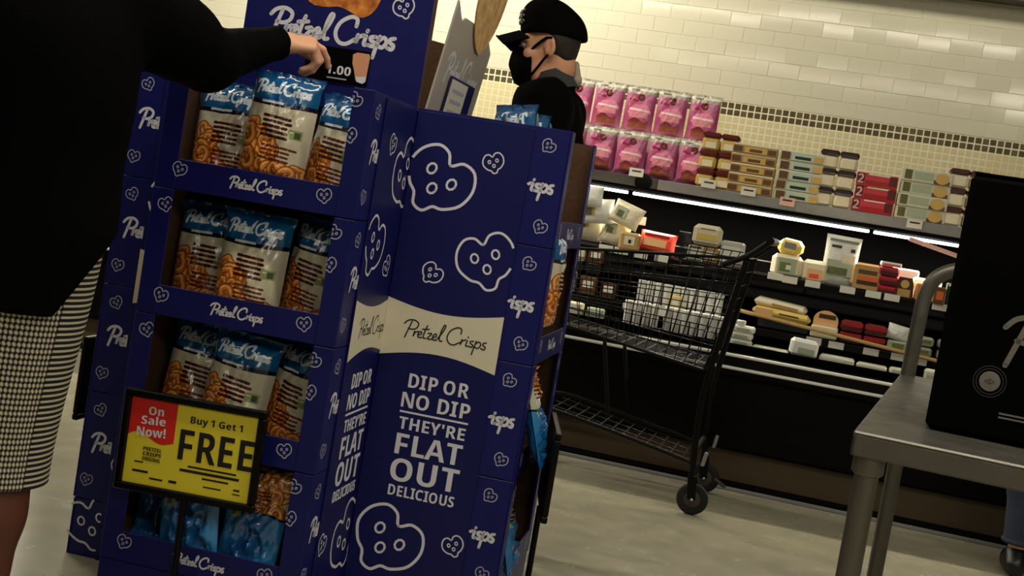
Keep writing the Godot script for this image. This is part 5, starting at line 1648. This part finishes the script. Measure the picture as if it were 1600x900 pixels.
	# hair
	var hf := Field.new(hc - Vector3(0.16, 0.26, 0.16), hc + Vector3(0.16, 0.18, 0.16), 0.008)
	hf.ell(hc + b * Vector3(0, 0.03, 0.02), Vector3(0.09, 0.105, 0.1), b, 0.0)
	hf.ell(hc + b * Vector3(0, -0.07, 0.06), Vector3(0.088, 0.12, 0.055), b, 0.04)
	hf.ell(hc + b * Vector3(0, -0.03, -0.09), Vector3(0.066, 0.085, 0.06), b, 0.01, true)
	put("hair", hf.mesh(), M.hair_dark, o)

func torus(c: Vector3, b: Basis, r: float, t: float, sz := 1.0) -> ArrayMesh:
	var pts := []
	for k in 25:
		var a := TAU * k / 24
		pts.append(c + b * Vector3(cos(a) * r, 0, sin(a) * r * sz))
	return tube_mesh(pts, t, 8)

# ------------------------------ the masked person in a cap
func build_masked_person() -> void:
	var fw := Vector3(-1, 0, 0.06).normalized()
	var b := frame_of(fw)
	var base := Vector3(-0.905, 0, -3.79)
	var j := stand(base, fw, 1.69)
	j.neck = Vector3(-0.898, 1.455, -3.785)
	var o := thing("person", "person in a black cap, black face mask and black shirt, standing behind the display", "person", Transform3D())
	var hc := Vector3(-0.918, 1.566, -3.782)
	var hb := frame_of(fw + Vector3(0, -0.1, 0.03))
	var st := new_st()
	body_into(st, j, b, 0.0, true, true, 0.015)
	head_into(st, hc, hb, j.neck, 0.96)
	for s in ["l", "r"]:
		var ab := Basis.looking_at((j["wr" + s] - j["el" + s]).normalized(), b * Vector3(-1 if s == "l" else 1, 0, 0))
		hand_into(st, j["wr" + s], ab, EASE, -1.0 if s == "l" else 1.0)
	st.index()
	put("body", st.commit(), M.skin_pale, o)
	eyes_of(o, hc, hb)
	var P := func(x: float, y: float, z: float) -> Vector3: return hc + hb * Vector3(x, y, -z)
	# cap: crown, brim, button and a stitched mark
	var f := Field.new(hc - Vector3.ONE * 0.2, hc + Vector3(0.2, 0.22, 0.2), 0.0055)
	f.ell(P.call(0, 0.022, -0.006), Vector3(0.086, 0.1, 0.102), hb, 0.0)
	f.ell(P.call(0, 0.088, 0.028), Vector3(0.066, 0.054, 0.066), hb, 0.04)
	var un: Vector3 = -(hb * Vector3(0, 1, 0.10).normalized())
	f.clip(un, un.dot(P.call(0, 0.026, 0)))
	var cap := put("cap", f.mesh(), M.cloth_black, o)
	var rows := []
	for r in 9:
		var t := r / 8.0
		var row := PackedVector3Array()
		for k in 17:
			var u := lerpf(-1.0, 1.0, k / 16.0)
			row.append(P.call(u * (0.082 - 0.01 * t), 0.042 - 0.02 * t - 0.03 * u * u, lerpf(0.1 * sqrt(1.0 - 0.72 * u * u), 0.168 * (1.0 - 0.2 * u * u), t)))
		rows.append(row)
	var sb := new_st()
	surf(sb, rows, false, false)
	var rows2 := []
	for r in rows:
		var row := PackedVector3Array()
		for p in r:
			row.append(p - hb * Vector3(0, 0.004, 0))
		rows2.append(row)
	surf(sb, rows2, false, true)
	put("brim", sb.commit(), M.cloth_black, cap)
	put("brim_edge", tube_mesh(Array(rows[8]), 0.003, 6), M.cloth_black, cap)
	put("button", lathe_mesh([Vector2(0.001, -0.002), Vector2(0.008, 0), Vector2(0.006, 0.004), Vector2(0.001, 0.005)], 12), M.cloth_black, cap, Transform3D(hb, P.call(0, 0.1385, 0.02)))
	var lg := new_st()
	for e in [[-0.05, 0.062, 0.05], [-0.05, 0.078, 0.045], [-0.046, 0.094, 0.036]]:
		var pts := []
		for k in 13:
			var u := k / 12.0
			var x: float = e[0] + 0.042 * u
			var yy: float = e[1] + 0.006 * sin(u * 20.0)
			var dy: float = yy - 0.075
			var zz: float = 0.03 + 0.068 * sqrt(maxf(0.02, 1.0 - pow(x / 0.07, 2) - pow(dy / 0.062, 2))) + 0.0045
			pts.append(P.call(x, yy, zz))
		tube(lg, pts, 0.0026, 5)
	put("stitched_mark", lg.commit(), M.p_grey, cap)
	# hair below the cap, and a pale tuft at the nape
	f = Field.new(hc - Vector3(0.16, 0.2, 0.16), hc + Vector3(0.16, 0.12, 0.16), 0.006)
	f.ell(P.call(0, 0.02, -0.011), Vector3(0.0775, 0.085, 0.0775), hb, 0.0)
	f.ell(P.call(0, -0.03, -0.046), Vector3(0.052, 0.036, 0.026), hb, 0.02)
	f.clip(-(hb * Vector3(0, 1, 0)), (-(hb * Vector3(0, 1, 0))).dot(P.call(0, -0.05, 0)))
	var fr: Vector3 = hb * Vector3(0, 0, -1)
	f.clip(fr, fr.dot(P.call(0, 0, 0.0)))
	for s in [-1.0, 1.0]:
		f.ell(P.call(0.08 * s, -0.014, -0.002), Vector3(0.024, 0.036, 0.021), hb, 0.004, true)
	put("hair", f.mesh(), M.hair_dark, o)
	f = Field.new(P.call(0, -0.08, -0.09) - Vector3.ONE * 0.09, P.call(0, -0.08, -0.09) + Vector3.ONE * 0.09, 0.005)
	f.cap(P.call(0.0, -0.05, -0.08), P.call(0.0, -0.1, -0.086), 0.008, 0.012, 0.01)
	f.cap(P.call(0.0, -0.1, -0.086), P.call(0.0, -0.13, -0.08), 0.011, 0.004, 0.01)
	put("pale_tuft", f.mesh(), M.hair_grey, o)
	# mask with ear loops
	f = Field.new(hc - Vector3(0.17, 0.2, 0.17), hc + Vector3(0.17, 0.08, 0.17), 0.005)
	f.ell(P.call(0, -0.055, 0.042), Vector3(0.064, 0.082, 0.072), hb, 0.0)
	f.cap(P.call(0, -0.022, 0.1), P.call(0, -0.06, 0.108), 0.012, 0.016, 0.03)
	f.cap(P.call(0, -0.1, 0.085), P.call(0, -0.11, 0.078), 0.022, 0.02, 0.03)
	var up: Vector3 = hb * Vector3(0, 1, 0.35).normalized()
	f.clip(up, up.dot(P.call(0, -0.008, 0.1)))
	var bk: Vector3 = hb * Vector3(0, 0.0, 1).normalized()
	f.clip(bk, bk.dot(P.call(0, 0, 0.048)))
	f.clip(-up, (-up).dot(P.call(0, -0.128, 0.08)))
	var mask := put("face_mask", f.mesh(), M.mask_black, o)
	for s in [-1.0, 1.0]:
		put("ear_loop", tube_mesh(catmull([P.call(0.057 * s, -0.022, 0.052), P.call(0.072 * s, -0.005, 0.03), P.call(0.077 * s, 0.012, 0.006), P.call(0.079 * s, 0.012, -0.012)], 4), 0.0042, 6), M.mask_black, mask)
		put("ear_loop", tube_mesh(catmull([P.call(0.053 * s, -0.098, 0.05), P.call(0.064 * s, -0.075, 0.03), P.call(0.073 * s, -0.045, 0.006), P.call(0.078 * s, -0.03, -0.012)], 4), 0.0038, 6), M.mask_black, mask)
	# shirt, collar, trousers
	f = Field.new(base + Vector3(-0.36, 0.82, -0.42), base + Vector3(0.36, 1.5, 0.42), 0.011)
	trunk(f, j, b, 0.012)
	for s in ["l", "r"]:
		f.cap(j["sh" + s], j["el" + s], 0.078, 0.066, 0.06)
		f.cap(j["el" + s], j["el" + s].lerp(j["wr" + s], 0.85), 0.06, 0.045, 0.03)
	f.clip(Vector3(0, -1, 0), -0.85)
	var cn := Vector3(-0.42, 0.9, 0).normalized()
	f.clip(cn, cn.dot(j.neck + Vector3(0, -0.012, 0)))
	put("shirt", f.mesh(), M.cloth_black, o)
	var cb := Basis(Vector3(0, 0, 1), 0.42)
	put("collar", lathe_mesh([Vector2(0.076, -0.03), Vector2(0.068, 0.0), Vector2(0.064, 0.034), Vector2(0.06, 0.034), Vector2(0.063, 0.0), Vector2(0.07, -0.03)], 28), M.collar_grey, o, Transform3D(cb, j.neck + Vector3(0.002, -0.002, 0)))
	f = Field.new(base + Vector3(-0.3, 0.03, -0.3), base + Vector3(0.3, 1.02, 0.3), 0.014)
	f.ell(j.pelvis, Vector3(0.18, 0.13, 0.135), b, 0.0)
	legs_of(f, j, b, 0.016)
	f.clip(Vector3(0, 1, 0), 0.98)
	f.clip(Vector3(0, -1, 0), -0.06)
	put("trousers", f.mesh(), M.cloth_black, o)
	shoes_of(o, j, b, M.shoe_black)

# ------------------------------ the shopper behind the steel table
func build_shopper() -> void:
	var fw := Vector3(0.1, 0, -1).normalized()
	var b := frame_of(fw)
	var base := Vector3(0.965, 0, -5.2)
	var j := stand(base, fw, 1.68)
	var o := thing("person", "person in blue jeans and black shoes, mostly hidden behind the black box and steel table", "person", Transform3D())
	var hc: Vector3 = j.neck + Vector3(0, 0.165, 0) + b * Vector3(0, 0, -0.03)
	var st := new_st()
	body_into(st, j, b, 0.0, true, true, 0.016)
	head_into(st, hc, b, j.neck)
	for s in ["l", "r"]:
		var ab := Basis.looking_at((j["wr" + s] - j["el" + s]).normalized(), b * Vector3(-1 if s == "l" else 1, 0, 0))
		hand_into(st, j["wr" + s], ab, EASE, -1.0 if s == "l" else 1.0)
	st.index()
	put("body", st.commit(), M.skin, o)
	eyes_of(o, hc, b)
	var f := Field.new(base + Vector3(-0.34, 0.08, -0.3), base + Vector3(0.34, 1.02, 0.3), 0.012)
	f.ell(j.pelvis, Vector3(0.182, 0.13, 0.138), b, 0.0)
	legs_of(f, j, b, 0.02)
	f.clip(Vector3(0, 1, 0), 0.99)
	f.clip(Vector3(0, -1, 0), -0.12)
	var jeans := put("jeans", f.mesh(), M.denim, o)
	for s in ["l", "r"]:
		put("rolled_cuff", torus(Vector3(j["an" + s].x, 0.128, j["an" + s].z - 0.0), b, 0.055, 0.011), M.denim, jeans)
	f = Field.new(base + Vector3(-0.36, 0.84, -0.36), base + Vector3(0.36, 1.5, 0.36), 0.014)
	trunk(f, j, b, 0.016)
	for s in ["l", "r"]:
		f.cap(j["sh" + s], j["el" + s], 0.078, 0.064, 0.06)
		f.cap(j["el" + s], j["el" + s].lerp(j["wr" + s], 0.85), 0.06, 0.045, 0.03)
	f.clip(Vector3(0, -1, 0), -0.88)
	f.clip(Vector3(0, 1, 0), 1.455)
	put("shirt", f.mesh(), M.cloth_black, o)
	shoes_of(o, j, b, M.shoe_black)
	f = Field.new(hc - Vector3.ONE * 0.17, hc + Vector3.ONE * 0.17, 0.008)
	f.ell(hc + b * Vector3(0, 0.034, 0.02), Vector3(0.086, 0.1, 0.1), b, 0.0)
	f.ell(hc + b * Vector3(0, -0.03, -0.09), Vector3(0.066, 0.085, 0.06), b, 0.01, true)
	put("hair", f.mesh(), M.hair_dark, o)

# ---------------------------------------------------------------- the scene
func _ready() -> void:
	rng.seed = 20231
	# camera
	var cam := Camera3D.new()
	cam.name = "camera"
	cam.fov = 25.36
	cam.near = 0.05
	cam.far = 60.0
	cam.position = Vector3(0, 1.08, 0)
	cam.rotation_degrees = Vector3(-3.73, 13.6, 9.5)
	add_child(cam)
	cam.current = true
	# environment
	var we := WorldEnvironment.new()
	we.name = "environment"
	var env := Environment.new()
	env.background_mode = Environment.BG_COLOR
	env.background_color = Color(0, 0, 0)
	env.tonemap_mode = Environment.TONE_MAPPER_LINEAR
	env.tonemap_exposure = 1.0
	env.sdfgi_enabled = true
	env.ssao_enabled = true
	env.ssil_enabled = true
	we.environment = env
	add_child(we)
	make_materials()
	# ceiling lights, with added fill lamps among them
	var warm := Color(1.0, 0.965, 0.88)
	ceiling_lamp("long ceiling light close over the left of the tiled wall", Vector3(-2.2, 2.92, -5.6), Vector2(1.9, 0.16), 4.4, Color(1.0, 0.97, 0.87), 4.0, 0.0, 58.0)
	ceiling_lamp("added unseen light brightening the right of the tiled wall", Vector3(0.5, 2.92, -5.6), Vector2(1.6, 0.16), 0.45, Color(1.0, 0.97, 0.87), 3.0, 0.0, 58.0)  # fill lamp added to lift the right half of the wall
	ceiling_lamp("added unseen light brightening the floor left of the display", Vector3(-3.6, 3.0, -4.3), Vector2(1.4, 0.2), 6.0, warm, 4.0)  # extra lamp, put in to brighten the left floor
	ceiling_lamp("long thin ceiling light above the display", Vector3(0.0, 3.0, -2.1), Vector2(4.2, 0.07), 5.0, warm, 5.0)
	ceiling_lamp("long thin ceiling light behind the photographer", Vector3(-0.1, 3.0, 0.9), Vector2(4.2, 0.07), 3.2, warm, 5.0)
	ceiling_lamp("added unseen light behind and right of the photographer for the display fronts", Vector3(2.4, 3.0, 1.5), Vector2(2.0, 0.3), 4.5, warm, 4.0)  # added lamp for the faces turned to the camera
	ceiling_lamp("added unseen light brightening the header and right sides of the display", Vector3(1.9, 3.0, -3.4), Vector2(0.3, 1.4), 1.3, warm, 4.0)  # added to light the right stand header and side faces
	ceiling_lamp("ceiling light over the far left aisle", Vector3(-7.2, 3.1, -11.5), Vector2(1.8, 0.5), 12.0, warm, 8.0)
	build_room()
	build_case()
	# the display: four stands set in a pinwheel
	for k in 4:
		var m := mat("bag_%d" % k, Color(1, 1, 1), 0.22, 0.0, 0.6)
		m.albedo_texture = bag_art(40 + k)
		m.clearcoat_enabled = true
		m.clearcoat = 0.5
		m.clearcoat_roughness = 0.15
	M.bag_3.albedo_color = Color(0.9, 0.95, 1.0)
	var pk := mat("pink", Color(1, 1, 1), 0.3)
	pk.albedo_texture = pink_art()
	display_origin = Transform3D(Basis(Vector3.UP, deg_to_rad(3.43)), Vector3(-0.987, 0, -2.573))
	var front := Transform3D(Basis(), Vector3(-TW / 2, 0, 0))
	var right := Transform3D(Basis(Vector3.UP, PI / 2), Vector3(TD + 0.006, 0, -0.341 - TW / 2))
	var left := Transform3D(Basis(Vector3.UP, -PI / 2), Vector3(-0.757, 0, -0.392 - TW / 2))
	var back := Transform3D(Basis(Vector3.UP, PI), Vector3(-0.275, 0, -1.242))
	make_unit("front pretzel display stand facing the camera, four open trays of bags", front, 0)
	make_unit("right-hand pretzel display stand with DIP OR NO DIP side panel towards the camera", right, 1)
	make_unit("left-hand pretzel display stand, mostly hidden behind the front stand", left, 2)
	make_unit("rear pretzel display stand, its brown header back just showing", back, 2)
	fill_display(display_origin * front, display_origin * right)
	sale_sign("black framed yellow Buy 1 Get 1 FREE sign in front of the display", display_origin * at(Vector3(-0.258, 0, 0.06), 2, 0, 1), true)
	sale_sign("sale sign seen edge-on at the right of the display", display_origin * at(Vector3(0.43, 0, -0.55), 101), false)
	sale_sign("sale sign seen edge-on at the left of the display by the skirt", display_origin * at(Vector3(-0.81, 0, -0.6), -90), false)
	build_woman()
	build_table()
	build_cart()
	build_top_products()
	build_shelf_products()
	build_masked_person()
	build_shopper()
